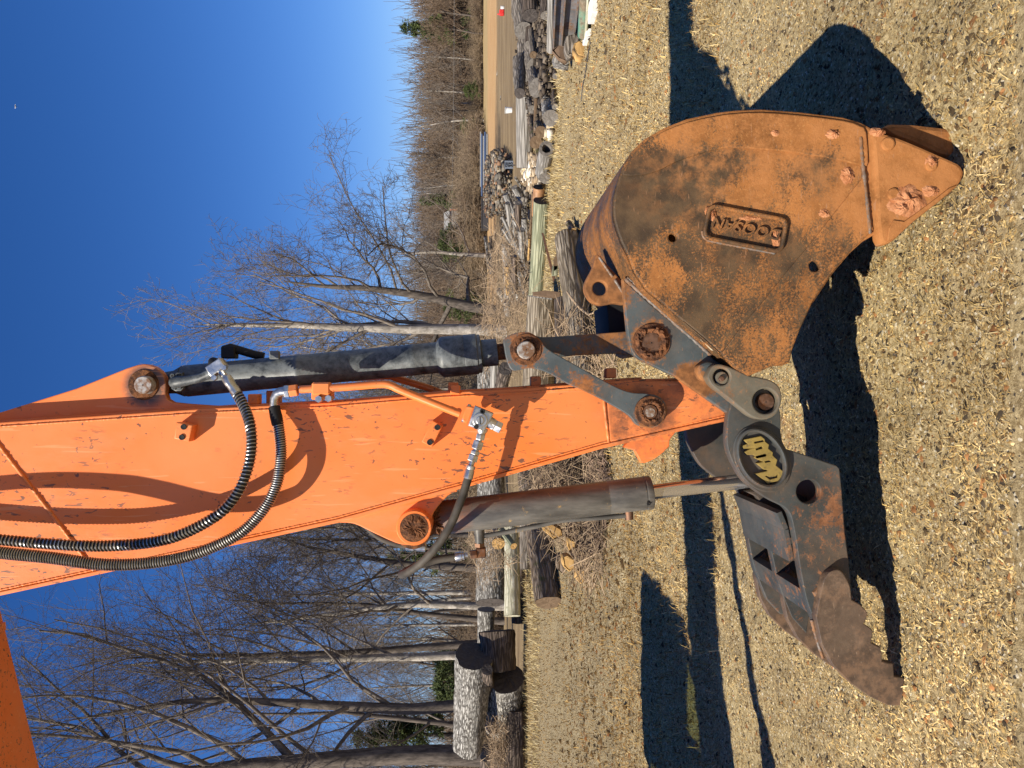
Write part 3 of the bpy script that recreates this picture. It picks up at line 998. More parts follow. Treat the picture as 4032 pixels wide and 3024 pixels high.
lathe('rod_eye', (r0.x, 2.735, r0.z), (r0.x, 2.83, r0.z), [(0, 0.050), (0.005, 0.056), (0.09, 0.056), (0.095, 0.05)], CRUST, CYL, 28)
# port flange near the foot, with its four bolts and steel elbow
pf = plate('port_flange', [(672, 1470), (718, 1466), (722, 1530), (712, 1540), (690, 1541), (674, 1531)], 2.69, 0.022, CYLBLACK, CYL, bevel=0.004)
for xd, yd in ((682, 1480), (704, 1476), (688, 1526), (709, 1524)):
    q0 = P(xd, yd, 2.69)
    cyl('bolt', (q0.x, 2.679, q0.z), (q0.x, 2.692, q0.z), 0.0078, CYLBLACK, CYL, 12)
    cyl('bolt_socket', (q0.x, 2.6785, q0.z), (q0.x, 2.685, q0.z), 0.004, BLACKHOLE, CYL, 6)
tube('port_pipe', [P(686, 1506, 2.70), P(689, 1506, 2.675), P(705, 1503, 2.667), P(735, 1499, 2.665), P(790, 1488, 2.655), P(826, 1472, 2.645), P(845, 1458, 2.64)], [0.019, 0.021, 0.020, 0.017, 0.0155, 0.0155, 0.0165], CYLBLACK, CYL, 16)
# split flange between the port pipe and the upper hose
fl_ = plate('hose_flange', [(806, 1447), (862, 1409), (883, 1436), (880, 1448), (832, 1484), (824, 1480)], 2.612, 0.05, ZINC, EX, bevel=0.004)
for xd, yd in ((884, 1441), (845, 1480)):
    q0 = P(xd, yd, 2.61)
    nut('flange_bolt', (q0.x - 0.006, 2.60, q0.z), (q0.x - 0.006, 2.622, q0.z), 0.010, ZINC, fl_)
q0 = P(836, 1420, 2.65)
lathe('flange_elbow', P(850, 1440, 2.64), P(829, 1410, 2.66), [(0, 0.020), (0.018, 0.020), (0.030, 0.014), (0.034, 0.004)], NAVY, fl_, 18)
# second port on the far side of the barrel
put('far_port', box_mesh(*(P(905, 1388, 2.80)), 0.045, 0.05, 0.05, None, 0.004), NAVY, CYL)
tube('far_pipe', [P(892, 1392, 2.80), P(893, 1372, 2.80), P(905, 1371, 2.80), P(940, 1378, 2.805), P(1000, 1396, 2.81), P(1040, 1404, 2.815)], [0.016, 0.019, 0.018, 0.0155, 0.015, 0.015], NAVY, CYL, 12)
put('barrel_clip', box_mesh(*(P(1082, 1398, 2.735)), 0.03, 0.02, 0.035, None, 0.003), CYLBLACK, CYL)

# ---- hoses with wire guards
def hose(name, pts, r, R, pitch, parent, m=RUBBER, guard=True, n=14, wire=0.0023):
    ps = [Vector(q) for q in sm([tuple(P(x, y, Y)) for x, y, Y in pts], 10, False)]
    h = tube(name, ps, r, m, parent, n)
    if guard:
        coil('wire_guard', ps, R, pitch, wire, SPRING, h)
    return h
H1 = hose('hydraulic_hose', [(920, 1530, 2.615), (940, 1562, 2.60), (964, 1609, 2.575), (986, 1676, 2.54), (991, 1758, 2.515), (976, 1845, 2.495), (935, 1941, 2.485), (863, 2023, 2.485), (729, 2098, 2.50), (597, 2135, 2.515), (398, 2150, 2.535), (199, 2142, 2.545), (0, 2125, 2.552), (-300, 2095, 2.555), (-620, 2040, 2.56)], 0.0150, 0.0172, 0.0125, EX)
H2 = hose('hydraulic_hose', [(1090, 1640, 2.585), (1097, 1680, 2.575), (1106, 1758, 2.56), (1104, 1830, 2.548), (1089, 1907, 2.535), (1046, 1994, 2.52), (969, 2081, 2.505), (870, 2140, 2.49), (729, 2192, 2.475), (564, 2219, 2.46), (398, 2222, 2.445), (199, 2196, 2.435), (0, 2176, 2.43), (-300, 2140, 2.45), (-620, 2085, 2.52)], 0.0160, 0.0178, 0.0078, EX, wire=0.0021)
# crimped ends
d0 = [P(862, 1455, 2.625), P(882, 1478, 2.622), P(893, 1490, 2.62)]
tube('hose_stem', d0, [0.0125, 0.0115, 0.0135], ZINC, H1, 16)
lathe('hose_crimp', P(889, 1484, 2.62), P(935, 1552, 2.60), [(0, 0.0150), (0.004, 0.0175), (0.030, 0.0180), (0.034, 0.0165), (0.06, 0.0168), (0.075, 0.0158)], ZINC, H1, 20)
tube('hose_elbow', [P(1138, 1541, 2.575), P(1120, 1541, 2.575), P(1102, 1543, 2.576), P(1088, 1553, 2.578), P(1080, 1570, 2.58), P(1079, 1592, 2.582), P(1080, 1606, 2.583)], [0.018, 0.0165, 0.0155, 0.015, 0.015, 0.0145, 0.0145], ZINC, H2, 18)
nut('elbow_nut', P(1141, 1540, 2.575), P(1121, 1541, 2.575), 0.0225, ZINC, H2)
lathe('hose_crimp', P(1079, 1600, 2.583), P(1095, 1680, 2.575), [(0, 0.0165), (0.003, 0.0195), (0.028, 0.020), (0.031, 0.0205), (0.062, 0.0195), (0.066, 0.0165)], NAVY, H2, 20)

# ---- orange steel pipe and the grey valve block
pp = [(1180, 1534, 2.575), (1230, 1531, 2.575), (1300, 1528, 2.572), (1420, 1519, 2.57), (1500, 1513, 2.568), (1535, 1517, 2.567), (1575, 1535, 2.565), (1650, 1566, 2.56), (1740, 1602, 2.55), (1812, 1630, 2.545)]
PIPE = tube('orange_pipe', [Vector(q) for q in sm([tuple(P(x, y, Y)) for x, y, Y in pp], 6, False)], 0.0135, ORANGE, EX, 18)
nut('pipe_nut', P(1141, 1540, 2.575), P(1172, 1536, 2.575), 0.022, ORANGE, PIPE)
put('pipe_clamp', box_mesh(*P(1268, 1530, 2.578), 0.044, 0.044, 0.062, None, 0.006), ORANGE, PIPE)
put('clamp_foot', box_mesh(*P(1272, 1556, 2.60), 0.030, 0.05, 0.07, None, 0.004), ORANGE, PIPE)
for xd, yd in ((1255, 1571), (1294, 1569)):
    q0 = P(xd, yd, 2.56)
    nut('clamp_bolt', (q0.x, 2.552, q0.z), (q0.x, 2.582, q0.z), 0.0125, ZINC, PIPE)
pp2 = [(1180, 1500, 2.86), (1300, 1494, 2.86), (1520, 1481, 2.86), (1560, 1490, 2.86), (1700, 1532, 2.86), (1760, 1560, 2.86)]
tube('orange_pipe', [Vector(q) for q in sm([tuple(P(x, y, Y)) for x, y, Y in pp2], 5, False)], 0.0135, ORANGE, EX, 14)
# flange and block
plate('pipe_flange', [(1836, 1599), (1866, 1603), (1838, 1668), (1824, 1662), (1820, 1644)], 2.515, 0.06, ORANGE, PIPE, bevel=0.004)
for xd, yd in ((1839, 1601), (1819, 1649)):
    q0, q1 = P(xd, yd, 2.53), P(xd + 14, yd + 5, 2.53)
    cyl('flange_bolt', q0, q1, 0.011, ZINC, PIPE, 12, 0.002)
VB = plate('valve_block', [(1870, 1597), (1944, 1628), (1935, 1652), (1906, 1700), (1842, 1677)], 2.49, 0.075, ZINC, EX, bevel=0.006)
plate('block_boss', circ(1890, 1655, 30, 24), 2.483, 0.01, ZINC, VB, bevel=0.003)
plate('block_cap', circ(1890, 1656, 17, 20), 2.476, 0.01, ZINC, VB, bevel=0.003)
plate('cap_slot', [(1888, 1641), (1892, 1641), (1893, 1671), (1889, 1671)], 2.4745, 0.004, BLACKHOLE, VB, bevel=0.0005)
for xd, yd, rr in ((1900, 1620, 10.5), (1875, 1681, 9.5)):
    plate('block_screw', circ(xd, yd, rr, 18), 2.472, 0.02, NAVY, VB, holes=[circ(xd, yd, rr * 0.5, 6)], bevel=0.002)
    plate('screw_socket', circ(xd, yd, rr * 0.55, 6), 2.482, 0.004, BLACKHOLE, VB, bevel=0.0005)
# short plug on the right of the block
lathe('port_stem', P(1922, 1660, 2.515), P(1950, 1675, 2.515), [(0, 0.021), (0.02, 0.019), (0.03, 0.0165)], ZINC, VB, 18)
nut('plug_nut', P(1937, 1668, 2.515), P(1949, 1674, 2.515), 0.0205, ZINC, VB)
nut('plug_nut', P(1951, 1675, 2.515), P(1974, 1686, 2.515), 0.0205, ZINC, VB)
# fittings and hose that cross to the thumb cylinder
lathe('port_stem', P(1900, 1685, 2.515), P(1893, 1718, 2.515), [(0, 0.020), (0.010, 0.019), (0.016, 0.0145), (0.03, 0.0145)], ZINC, VB, 18)
for a_, b_, r_ in (((1894, 1710), (1890, 1732), 0.0165), ((1886, 1737), (1876, 1768), 0.0195), ((1873, 1775), (1869, 1790), 0.0165), ((1867, 1791), (1859, 1815), 0.0185)):
    nut('pipe_nut', P(*a_, 2.512), P(*b_, 2.512), r_, ZINC, VB)
cyl('fitting_stem', P(1892, 1715, 2.512), P(1852, 1838, 2.51), 0.0105, ZINC, VB, 14)
H3 = hose('thumb_hose', [(1844, 1880, 2.508), (1838, 1900, 2.507), (1822, 1950, 2.505), (1801, 2005, 2.50), (1775, 2065, 2.50), (1730, 2138, 2.505), (1668, 2208, 2.53), (1618, 2246, 2.57), (1586, 2262, 2.63), (1584, 2260, 2.70), (1612, 2243, 2.75), (1660, 2222, 2.765), (1730, 2202, 2.77), (1795, 2193, 2.77)], 0.0140, 0, 0, EX, DUSTHOSE, False, 16)
lathe('hose_crimp', P(1855, 1832, 2.51), P(1842, 1884, 2.508), [(0, 0.0115), (0.002, 0.0155), (0.012, 0.0158), (0.014, 0.0145), (0.017, 0.0165), (0.044, 0.0165), (0.046, 0.0145)], ZINC, H3, 20)
lathe('hose_crimp', P(1792, 2193, 2.77), P(1840, 2186, 2.77), [(0, 0.0145), (0.003, 0.0165), (0.024, 0.0165), (0.026, 0.0145), (0.033, 0.0150), (0.036, 0.009), (0.047, 0.009)], ZINC, H3, 20)
nut('pipe_nut', P(1852, 2184, 2.77), P(1878, 2180, 2.77), 0.0165, RUSTPIN, H3)

# ---- thumb cylinder
ty = 2.78
def T(xd, yd):
    return P(xd, yd, ty)
B0, B1 = T(1690, 2044), T(2563, 1939)
BL = (B1 - B0).length
TC = lathe('thumb_cylinder', B0, B1, [(0, 0.030), (0.02, 0.052), (0.045, 0.0625), (BL * 0.80, 0.0625), (BL * 0.802, 0.0618), (BL * 0.806, 0.0625), (BL - 0.028, 0.0625), (BL - 0.027, 0.0610), (BL - 0.022, 0.0610), (BL - 0.021, 0.0632), (BL - 0.003, 0.0632), (BL, 0.061)], BARREL, EX, 44)
c0 = T(1632, 2079)
lathe('cylinder_eye', (c0.x, 2.70, c0.z), (c0.x, 2.86, c0.z), [(0, 0.056), (0.005, 0.062), (0.155, 0.062), (0.16, 0.056)], CRUST, TC, 28)
lathe('cylinder_neck', c0, B0 + (B1 - B0) * 0.06, [(0.03, 0.040), (0.08, 0.046), (0.11, 0.052)], CRUST, TC, 20)
lump_ring('grease_crust', 1705, 2050, 2.735, 30, 60, CRUST, TC, 9, 0.02)
dr = (B1 - B0).normalized()
lathe('chrome_rod', T(2540, 1940), T(2960, 1890), [(0, 0.0283), ((T(2960, 1890) - T(2540, 1940)).length, 0.0283)], CHROME, TC, 40)
tube('port_stub', [T(1886, 2080), T(1888, 2110), T(1889, 2138)], [0.020, 0.0185, 0.018], BARREL, TC, 18)
nut('port_nut', T(1889, 2136), T(1889, 2154), 0.0205, RUSTPIN, TC)
put('port_elbow', box_mesh(*T(1894, 2174), 0.038, 0.036, 0.036, None, 0.004), RUSTPIN, TC)
tube('side_pipe', [Vector(q) for q in sm([tuple(T(x, y)) for x, y in ((1890, 2110), (1925, 2107), (2023, 2090), (2085, 2077), (2118, 2071), (2150, 2063), (2190, 2053), (2245, 2046), (2330, 2041), (2440, 2032), (2470, 2029))], 4, False)], 0.0095, BARREL, TC, 12)
tube('port_stub', [T(2472, 1985), T(2476, 2020), T(2478, 2045)], [0.018, 0.0165, 0.016], RUSTPIN, TC, 16)
plate('lock_tab', [(2548, 1976), (2556, 1976), (2556, 1984), (2562, 1984), (2562, 1980), (2560, 1990), (2548, 1990)], 2.7165, 0.004, BLACKHOLE, TC, bevel=0.0005)
# white hose end and grey hose behind the clevis
wf = tube('return_hose', [Vector(q) for q in sm([tuple(P(x, y, 2.90)) for x, y in ((1440, 2070), (1483, 2108), (1530, 2132), (1600, 2150))], 5, False)], 0.0125, DUSTHOSE, EX, 12)
lathe('hose_end', P(1598, 2150, 2.89), P(1680, 2155, 2.89), [(0, 0.014), (0.002, 0.0165), (0.03, 0.0165), (0.032, 0.013), (0.04, 0.013), (0.042, 0.017), (0.074, 0.017), (0.078, 0.013)], ZINC, wf, 16)

# ---- link arms
link_px = sm([(1984, 1337), (2016, 1316), (2069, 1306), (2102, 1317), (2127, 1337), (2143, 1361), (2172, 1384), (2228, 1416), (2334, 1475), (2430, 1526), (2488, 1546), (2546, 1550), (2590, 1559), (2618, 1583), (2629, 1617), (2618, 1651), (2590, 1677), (2551, 1685), (2508, 1673), (2479, 1638), (2430, 1606), (2334, 1554), (2238, 1512), (2170, 1474), (2127, 1456), (2083, 1449), (2049, 1456), (2025, 1460), (2008, 1448), (1994, 1412), (1986, 1368)], 3)
LINK = plate('link_arm', link_px, 2.565, 0.035, SLATE, EX, bevel=0.003)
plate('link_arm', link_px, 2.955, 0.035, SLATE, EX, bevel=0.003)
boss('pin_collar', 2070, 1376, 2.565, 0.004, 43, 62, CRUST, LINK)
lump_ring('grease_crust', 2070, 1376, 2.563, 42, 18, CRUST, LINK, 3, 0.008)
pin('link_pin', 2072, 1378, 2.545, 2.99, 36, PIN, EX)
boss('pin_collar', 2562, 1620, 2.565, 0.012, 36, 61, CRUST, LINK)
lump_ring('grease_crust', 2562, 1620, 2.552, 38, 18, CRUST, LINK, 4, 0.009)
pin('link_pin', 2560, 1622, 2.548, 2.99, 31, RUSTPIN, EX)
p0 = P(2560, 1624, 2.547)
cyl('pin_face', (p0.x, 2.5465, p0.z), (p0.x, 2.55, p0.z), 0.017, PIN, LINK, 20)
# shackle from the link to the bucket ear
sh = sm([(2010, 1330), (2080, 1310), (2131, 1327), (2300, 1317), (2464, 1305), (2600, 1290), (2640, 1345), (2600, 1400), (2500, 1398), (2440, 1393), (2382, 1393), (2213, 1405), (2120, 1440), (2040, 1430)], 3)
SH = plate('bucket_link', sh, 2.655, 0.04, EARS, EX, bevel=0.003)
plate('bucket_link', sh, 2.865, 0.04, EARS, EX, bevel=0.003)

slab_q = [P(x, y, 2.69) for x, y in ((2150, 1350), (2470, 1330), (2470, 1365), (2150, 1390))]
side_prism('link_shadow_web', [(p.x, p.z) for p in slab_q], 2.695, 2.865, EARS, SH, 0.003)  # web added between the link plates to fill out their shadow
# ---- bucket
BC = 2.895                     # middle of the bucket
def bp(x, y):
    return P(x, y, BPL)
rim = [(3024, 1449), (2947, 1481), (2889, 1449), (2826, 1381), (2746, 1312), (2671, 1251), (2610, 1197), (2546, 1143), (2498, 1074), (2470, 1003), (2445, 953), (2428, 906), (2417, 864), (2414, 822), (2416, 780), (2427, 733), (2440, 690), (2455, 650), (2490, 592), (2540, 546), (2613, 504), (2706, 468), (2824, 443), (2900, 434), (3000, 430), (3149, 441), (3323, 462), (3390, 482), (3425, 500), (3441, 512)]
side = rim + [(3470, 720), (3489, 930), (3452, 920), (3397, 953), (3348, 998), (3278, 1081), (3198, 1200), (3152, 1300), (3121, 1382), (3111, 1428), (3082, 1440), (3050, 1441)]
BK_loops = [[(q.x, q.z) for q in (bp(x, y) for x, y in rim)]]
rp = [bp(x, y) for x, y in rim]
# wrapper: outer skin from the near to the far side, with thickness
def inward(i):
    a = rp[max(i - 1, 0)]; b = rp[min(i + 1, len(rp) - 1)]
    t = Vector((b.x - a.x, 0, b.z - a.z)).normalized()
    return Vector((t.z, 0, -t.x))
cen = bp(2900, 850)
V, F = [], []
for i, p in enumerate(rp):
    nrm = inward(i)
    if nrm.dot(Vector((cen.x - p.x, 0, cen.z - p.z))) < 0:
        nrm = -nrm
    yn, yf = p.y + 0.004, 2 * BC - p.y - 0.004
    for k in range(7):
        yy = yn + (yf - yn) * k / 6
        V.append((p.x, yy, p.z))
    q = p + nrm * 0.022
    for k in range(7):
        yy = yn + (yf - yn) * k / 6
        V.append((q.x, yy, q.z))
for i in range(len(rp) - 1):
    for k in range(6):
        a = i * 14 + k
        F.append((a, a + 14, a + 15, a + 1))
        F.append((a + 7, a + 8, a + 22, a + 21))
    F.append((i * 14, i * 14 + 7, i * 14 + 21, i * 14 + 14))
    F.append((i * 14 + 6, i * 14 + 20, i * 14 + 27, i * 14 + 13))
me = mesh_from(V, F)
BK = put('bucket', me, BUCKET, EX, 30)
HOLE1, HOLE2 = circ(2650, 935, 16, 20), circ(3208, 1048, 21, 20)
plate('side_plate', side, BPL, 0.028, BUCKET, BK, holes=[HOLE1, HOLE2], bevel=0.007)
FPLN = (2 * BC - BPL[0], -BPL[1], -BPL[2])
fme_side = [(q.x, q.z) for q in (bp(x, y) for x, y in side)]
me = outline_mesh([fme_side], 0.028, 0.005)
for v in me.vertices:
    v.co.y += FPLN[0] + FPLN[1] * v.co.x + FPLN[2] * v.co.z - 0.028
put('side_plate', me, BUCKET, BK, 35)
def off(pl, d):
    return (pl[0] - d, pl[1], pl[2])
# wear band round the heel
wear = [(2452, 690), (2466, 655), (2500, 600), (2546, 556), (2616, 515), (2708, 480), (2824, 455), (2900, 446), (3000, 442), (3149, 453), (3320, 474), (3386, 494), (3412, 520), (3420, 640), (3397, 652), (3320, 634), (3248, 619), (3170, 607), (3099, 597), (3000, 588), (2900, 582), (2840, 584), (2750, 606), (2660, 638), (2610, 664), (2567, 680), (2520, 690)]
plate('wear_band', sm(wear, 2), off(BPL, 0.009), 0.010, BUCKET, BK, bevel=0.004)
# gusset plate along the mouth
gus = [(3404, 690), (3420, 800), (3440, 905), (3397, 946), (3348, 990), (3278, 1073), (3198, 1192), (3152, 1292), (3118, 1382), (3108, 1424), (3076, 1436), (3030, 1443), (2950, 1474), (2894, 1444), (2842, 1390), (2920, 1285), (3000, 1192), (3090, 1080), (3200, 948), (3300, 820)]
plate('gusset_plate', gus, off(BPL, 0.008), 0.009, BUCKET, BK, holes=[circ(3208, 1048, 22, 20)], bevel=0.004)
weld('weld_bead', [(3388, 540), (3396, 640), (3410, 760), (3426, 920)], off(BPL, 0.006), 8, WELD, BK, 11)
weld('weld_bead', [(3448, 560), (3462, 700), (3474, 820), (3488, 955)], off(BPL, 0.020), 7, BUCKET, BK, 12)
weld('weld_bead', [(2835, 1392), (2760, 1325), (2690, 1266)], off(BPL, -0.002), 3, BUCKET, BK, 13)
# side cutter, bolted on, with the corner tooth beyond
CPL = off(BPL, 0.030)
cut = sm([(3436, 516), (3475, 524), (3522, 536), (3600, 566), (3700, 610), (3772, 642), (3792, 664), (3796, 690), (3770, 736), (3696, 798), (3596, 877), (3527, 942), (3489, 962), (3464, 940), (3452, 800), (3444, 640)], 2)
SCU = plate('side_cutter', cut, CPL, 0.05, BUCKET, BK, bevel=0.010)
plate('cutter_rib', [(3500, 900), (3520, 866), (3560, 872), (3620, 830), (3700, 770), (3740, 738), (3770, 728), (3700, 792), (3600, 870), (3530, 934), (3494, 952)], off(CPL, 0.006), 0.008, BUCKET, BK, bevel=0.003)
def clay(name, cx, cy, rx, ry, pl, parent, seed, hgt=0.014):
    R = random.Random(seed)
    V, F = [], []
    n, mm = 22, 5
    c = P(cx, cy, pl)
    V.append((c.x, c.y - hgt, c.z))
    for j in range(1, mm):
        for i in range(n):
            th = 2 * math.pi * i / n
            u = j / (mm - 1) * (1 + 0.28 * (R.random() - 0.5))
            p = P(cx + rx * u * math.cos(th), cy + ry * u * math.sin(th), pl)
            V.append((p.x, p.y - (hgt * (1 - j / (mm - 1)) * (0.4 + R.random()) if j < mm - 1 else -0.001), p.z))
    for i in range(n):
        F.append((0, 1 + i, 1 + (i + 1) % n))
    for j in range(mm - 2):
        for i in range(n):
            a, b = 1 + j * n + i, 1 + j * n + (i + 1) % n
            F.append((a, a + n, b + n, b))
    return put(name, mesh_from(V, F), CLAY, parent)
for xd, yd, r in ((3500, 565, 27), (3522, 762, 24), (3671, 650, 23)):
    pln = off(CPL, 0.008)
    plate('cutter_bolt', circ(xd, yd, r, 20), pln, 0.018, BUCKET, SCU if False else BK, bevel=0.006)
clay('clay_lump', 3570, 790, 75, 62, off(CPL, 0.001), BK, 21, 0.020)
clay('clay_lump', 3548, 820, 30, 28, off(CPL, 0.008), BK, 22, 0.014)
clay('clay_lump', 3668, 642, 26, 30, off(CPL, 0.001), BK, 23, 0.016)
clay('clay_lump', 3664, 752, 36, 22, off(CPL, 0.001), BK, 24, 0.012)
clay('clay_lump', 3455, 520, 34, 18, off(CPL, 0.001), BK, 25, 0.018)
clay('clay_lump', 3280, 528, 30, 22, off(BPL, 0.009), BK, 26, 0.014)
clay('clay_lump', 3338, 690, 28, 34, off(BPL, 0.001), BK, 27, 0.014)
clay('clay_lump', 3052, 524, 18, 14, off(BPL, 0.009), BK, 28, 0.008)
clay('clay_lump', 3246, 840, 22, 18, off(BPL, 0.001), BK, 29, 0.008)
clay('clay_lump', 2790, 832, 16, 20, off(BPL, 0.006), BK, 30, 0.010)
tooth = [(3480, 500), (3507, 484), (3596, 486), (3721, 500), (3822, 516), (3828, 545), (3800, 590), (3775, 622), (3700, 606), (3600, 560), (3520, 530)]
tq = [P(x, y, 2.34) for x, y in tooth]
for k in range(5):
    y0 = 2.34 + k * 0.238
    me = outline_mesh([[(q.x, q.z) for q in tq]], 0.11, 0.016)
    me.transform(Matrix.Translation((0, y0, 0)))
    put('tooth', me, BUCKET, BK, 35)
lip = [bp(x, y) for x, y in ((3390, 484), (3436, 508), (3600, 560), (3596, 590), (3430, 530))]
side_prism('lip_plate', [(q.x, q.z) for q in lip], 2.36, 3.42, BUCKET, BK, 0.004)

# hinge ears on the bucket
ear_px = [(2452, 1098), (2459, 1193), (2471, 1309), (2479, 1357), (2486, 1382), (2498, 1400), (2515, 1414), (2536, 1424), (2659, 1482), (2760, 1553), (2864, 1627), (2905, 1655), (2955, 1640), (2985, 1590), (2985, 1540), (2940, 1500), (2880, 1462), (2806, 1410), (2720, 1332), (2640, 1262), (2560, 1196)]
EY = 2.545
EAR = plate('hinge_ear', ear_px, EY, 0.035, EARS, BK, bevel=0.004)
plate('hinge_ear', ear_px, 3.00, 0.035, EARS, BK, bevel=0.004)
weld('weld_bead', [(2462, 1098), (2560, 1186), (2650, 1266), (2726, 1332), (2800, 1400)], EY - 0.002, 8, WELD, BK, 14)
weld('weld_bead', [(2470, 1092), (2566, 1176), (2655, 1254), (2730, 1320)], EY - 0.004, 5, WELD, BK, 15)
boss('pin_collar', 2566, 1348, EY, 0.006, 52, 74, CRUST, BK)
lump_ring('grease_crust', 2566, 1348, EY - 0.004, 52, 30, CRUST, BK, 6, 0.014)
pin('bucket_pin', 2566, 1350, EY - 0.006, 3.04, 44, RUSTPIN, EX)
# drilled lifting ear
le = sm([(2349, 1000), (2336, 1050), (2312, 1096), (2302, 1130), (2310, 1160), (2329, 1186), (2358, 1200), (2387, 1198), (2421, 1193), (2470, 1196), (2500, 1160), (2440, 1096), (2390, 1040)], 3)
plate('lifting_ear', le, 2.66, 0.05, EARS, BK, holes=[circ(2362, 1135, 28, 24)], bevel=0.005)
weld('weld_bead', [(2358, 1010), (2384, 1050), (2412, 1090)], 2.655, 6, WELD, BK, 16)
weld('weld_bead', [(2420, 1100), (2440, 1132), (2456, 1160)], 2.652, 6, WELD, BK, 17)
dk = [(2388, 1196), (2394, 1250), (2398, 1312), (2520, 1312), (2520, 1196)]
plate('hinge_gap_shade', dk, 2.74, 0.30, NAVY, BK, bevel=0.004)  # black plate standing in for the shaded opening between the ears
q0, q1 = P(2735, 1345, 2.49), P(2812, 1398, 2.47)
plate('paint_patch', [(2757, 1337), (2775, 1352), (2800, 1378), (2830, 1388), (2800, 1358), (2772, 1338)], off(BPL, -0.040), 0.002, CREAM, BK, bevel=0.0005)

# badge frame and raised letters
bcx, bcy = 2937.0, 899.0
brot = math.atan2(854 - 804, 3084 - 2822)
def rrect(hw, hh, r, n=5):
    out = []
    for sx_, sy_, a0 in ((1, 1, 0), (-1, 1, 90), (-1, -1, 180), (1, -1, 270)):
        for k in range(n + 1):
            a = math.radians(a0 + 90 * k / n)
            x, y = sx_ * (hw - r) + r * math.cos(a), sy_ * (hh - r) + r * math.sin(a)
            out.append((bcx + x * math.cos(brot) - y * math.sin(brot), bcy + x * math.sin(brot) + y * math.cos(brot)))
    return out
BADGE = plate('badge_frame', rrect(163, 72, 34), off(BPL, 0.016), 0.017, BUCKET, BK, holes=[rrect(147, 56, 22)], bevel=0.005)
weld('badge_weld', [rrect(166, 75, 34)[i] for i in range(5, 12)], off(BPL, 0.003), 6, WELD, BK, 18)
tx = bpy.data.curves.new('t', 'FONT')
tx.body = 'DOOSAN'
tx.align_x = 'CENTER'
tx.align_y = 'CENTER'
tx.size = 1.0
tx.extrude = 0.0
tx.offset = 0.018
tx.space_character = 1.06
to = bpy.data.objects.new('t', tx)
tm = bpy.data.meshes.new_from_object(to)
bpy.data.objects.remove(to)
bm = bmesh.new(); bm.from_mesh(tm)
ext = bmesh.ops.extrude_face_region(bm, geom=list(bm.faces))
bmesh.ops.translate(bm, vec=(0, 0, 1), verts=[e for e in ext['geom'] if isinstance(e, bmesh.types.BMVert)])
bm.to_mesh(tm); bm.free()
xs = [v.co.x for v in tm.vertices]; ys_ = [v.co.y for v in tm.vertices]
w_, h_ = max(xs) - min(xs), max(ys_) - min(ys_)
for v in tm.vertices:
    u = v.co.x / w_ * 268            # reading direction runs towards the top of the bucket
    s = v.co.y / h_ * 44
    u += s * 0.22
    lx, ly = -u, s                   # towards the left of the frame, letter tops towards its lower edge
    xd = bcx + 2 + lx * math.cos(brot) - ly * math.sin(brot)
    yd = bcy + lx * math.sin(brot) + ly * math.cos(brot)
    q = P(xd, yd, off(BPL, 0.011 * v.co.z))
    v.co = q
tm.update()
put('raised_lettering', tm, BUCKET, BK, 30)
clay('clay_lump', 2806, 846, 16, 26, off(BPL, 0.002), BK, 31, 0.008)
clay('clay_lump', 3056, 940, 18, 34, off(BPL, 0.002), BK, 32, 0.006)
clay('clay_lump', 2960, 858, 46, 10, off(BPL, 0.002), BK, 33, 0.005)

# ---- thumb
TY = 2.525
thumb_px = sm([(2882, 1577), (2868, 1630), (2861, 1700), (2862, 1750), (2872, 1790), (2890, 1832), (2928, 1893), (2986, 1941), (3040, 1974), (3085, 1996), (3108, 2022), (3120, 2060), (3134, 2134), (3149, 2235), (3172, 2351), (3199, 2430), (3236, 2520)], 3, False) + [(3300, 2590), (3370, 2600), (3390, 2440), (3356, 2372), (3350, 2300), (3340, 2192), (3328, 2100), (3314, 1917), (3306, 1845), (3294, 1833), (3188, 1797), (3097, 1768), (3082, 1740), (3075, 1705), (3075, 1637), (3060, 1560), (3000, 1520), (2930, 1530)]
TH = plate('thumb', thumb_px, TY, 0.04, THUMB, EX, holes=[circ(3183, 1936, 47, 32)], bevel=0.004)
plate('thumb_cheek', thumb_px, TY, 0.04, THUMB, TH, holes=[circ(3183, 1936, 47, 32)], bevel=0.004).location.y = 0.49
# middle box between the cheeks, with its square windows
midp = [(3040, 1976), (3085, 1998), (3110, 2030), (3122, 2090), (3134, 2160), (3147, 2235), (3165, 2320), (3190, 2410), (3236, 2520), (3300, 2590), (3330, 2400), (3320, 2200), (3300, 2000), (3200, 1960)]
mq = [P(x, y, TY) for x, y in midp]
me = outline_mesh([[(q.x, q.z) for q in mq]], 0.04, 0.004)
me.transform(Matrix.Translation((0, TY + 0.245, 0)))
put('thumb_web', me, THUMB, TH, 35)
def slab(name, a, b, y0, y1, t, m, parent):
    """plate across the thumb from cheek to cheek, edge-on along a..b"""
    pa, pb = P(*a, TY), P(*b, TY)
    d = Vector((pb.x - pa.x, 0, pb.z - pa.z)); L = d.length; d.normalize()
    n = Vector((-d.z, 0, d.x))
    pts = [pa, pb, pb + n * t, pa + n * t]
    return side_prism(name, [(p.x, p.z) for p in pts], y0, y1, m, parent, 0.003)
slab('deck_plate', (3098, 2020), (3126, 2090), TY + 0.042, TY + 0.488, -0.02, THUMB, TH)
slab('deck_plate', (3126, 2092), (3150, 2218), TY + 0.042, TY + 0.488, -0.02, THUMB, TH)
slab('cross_plate', (3168, 2330), (3200, 2425), TY + 0.042, TY + 0.488, 0.03, THUMB, TH)
slab('cross_plate', (3150, 2220), (3200, 2200), TY + 0.042, TY + 0.488, 0.02, THUMB, TH)
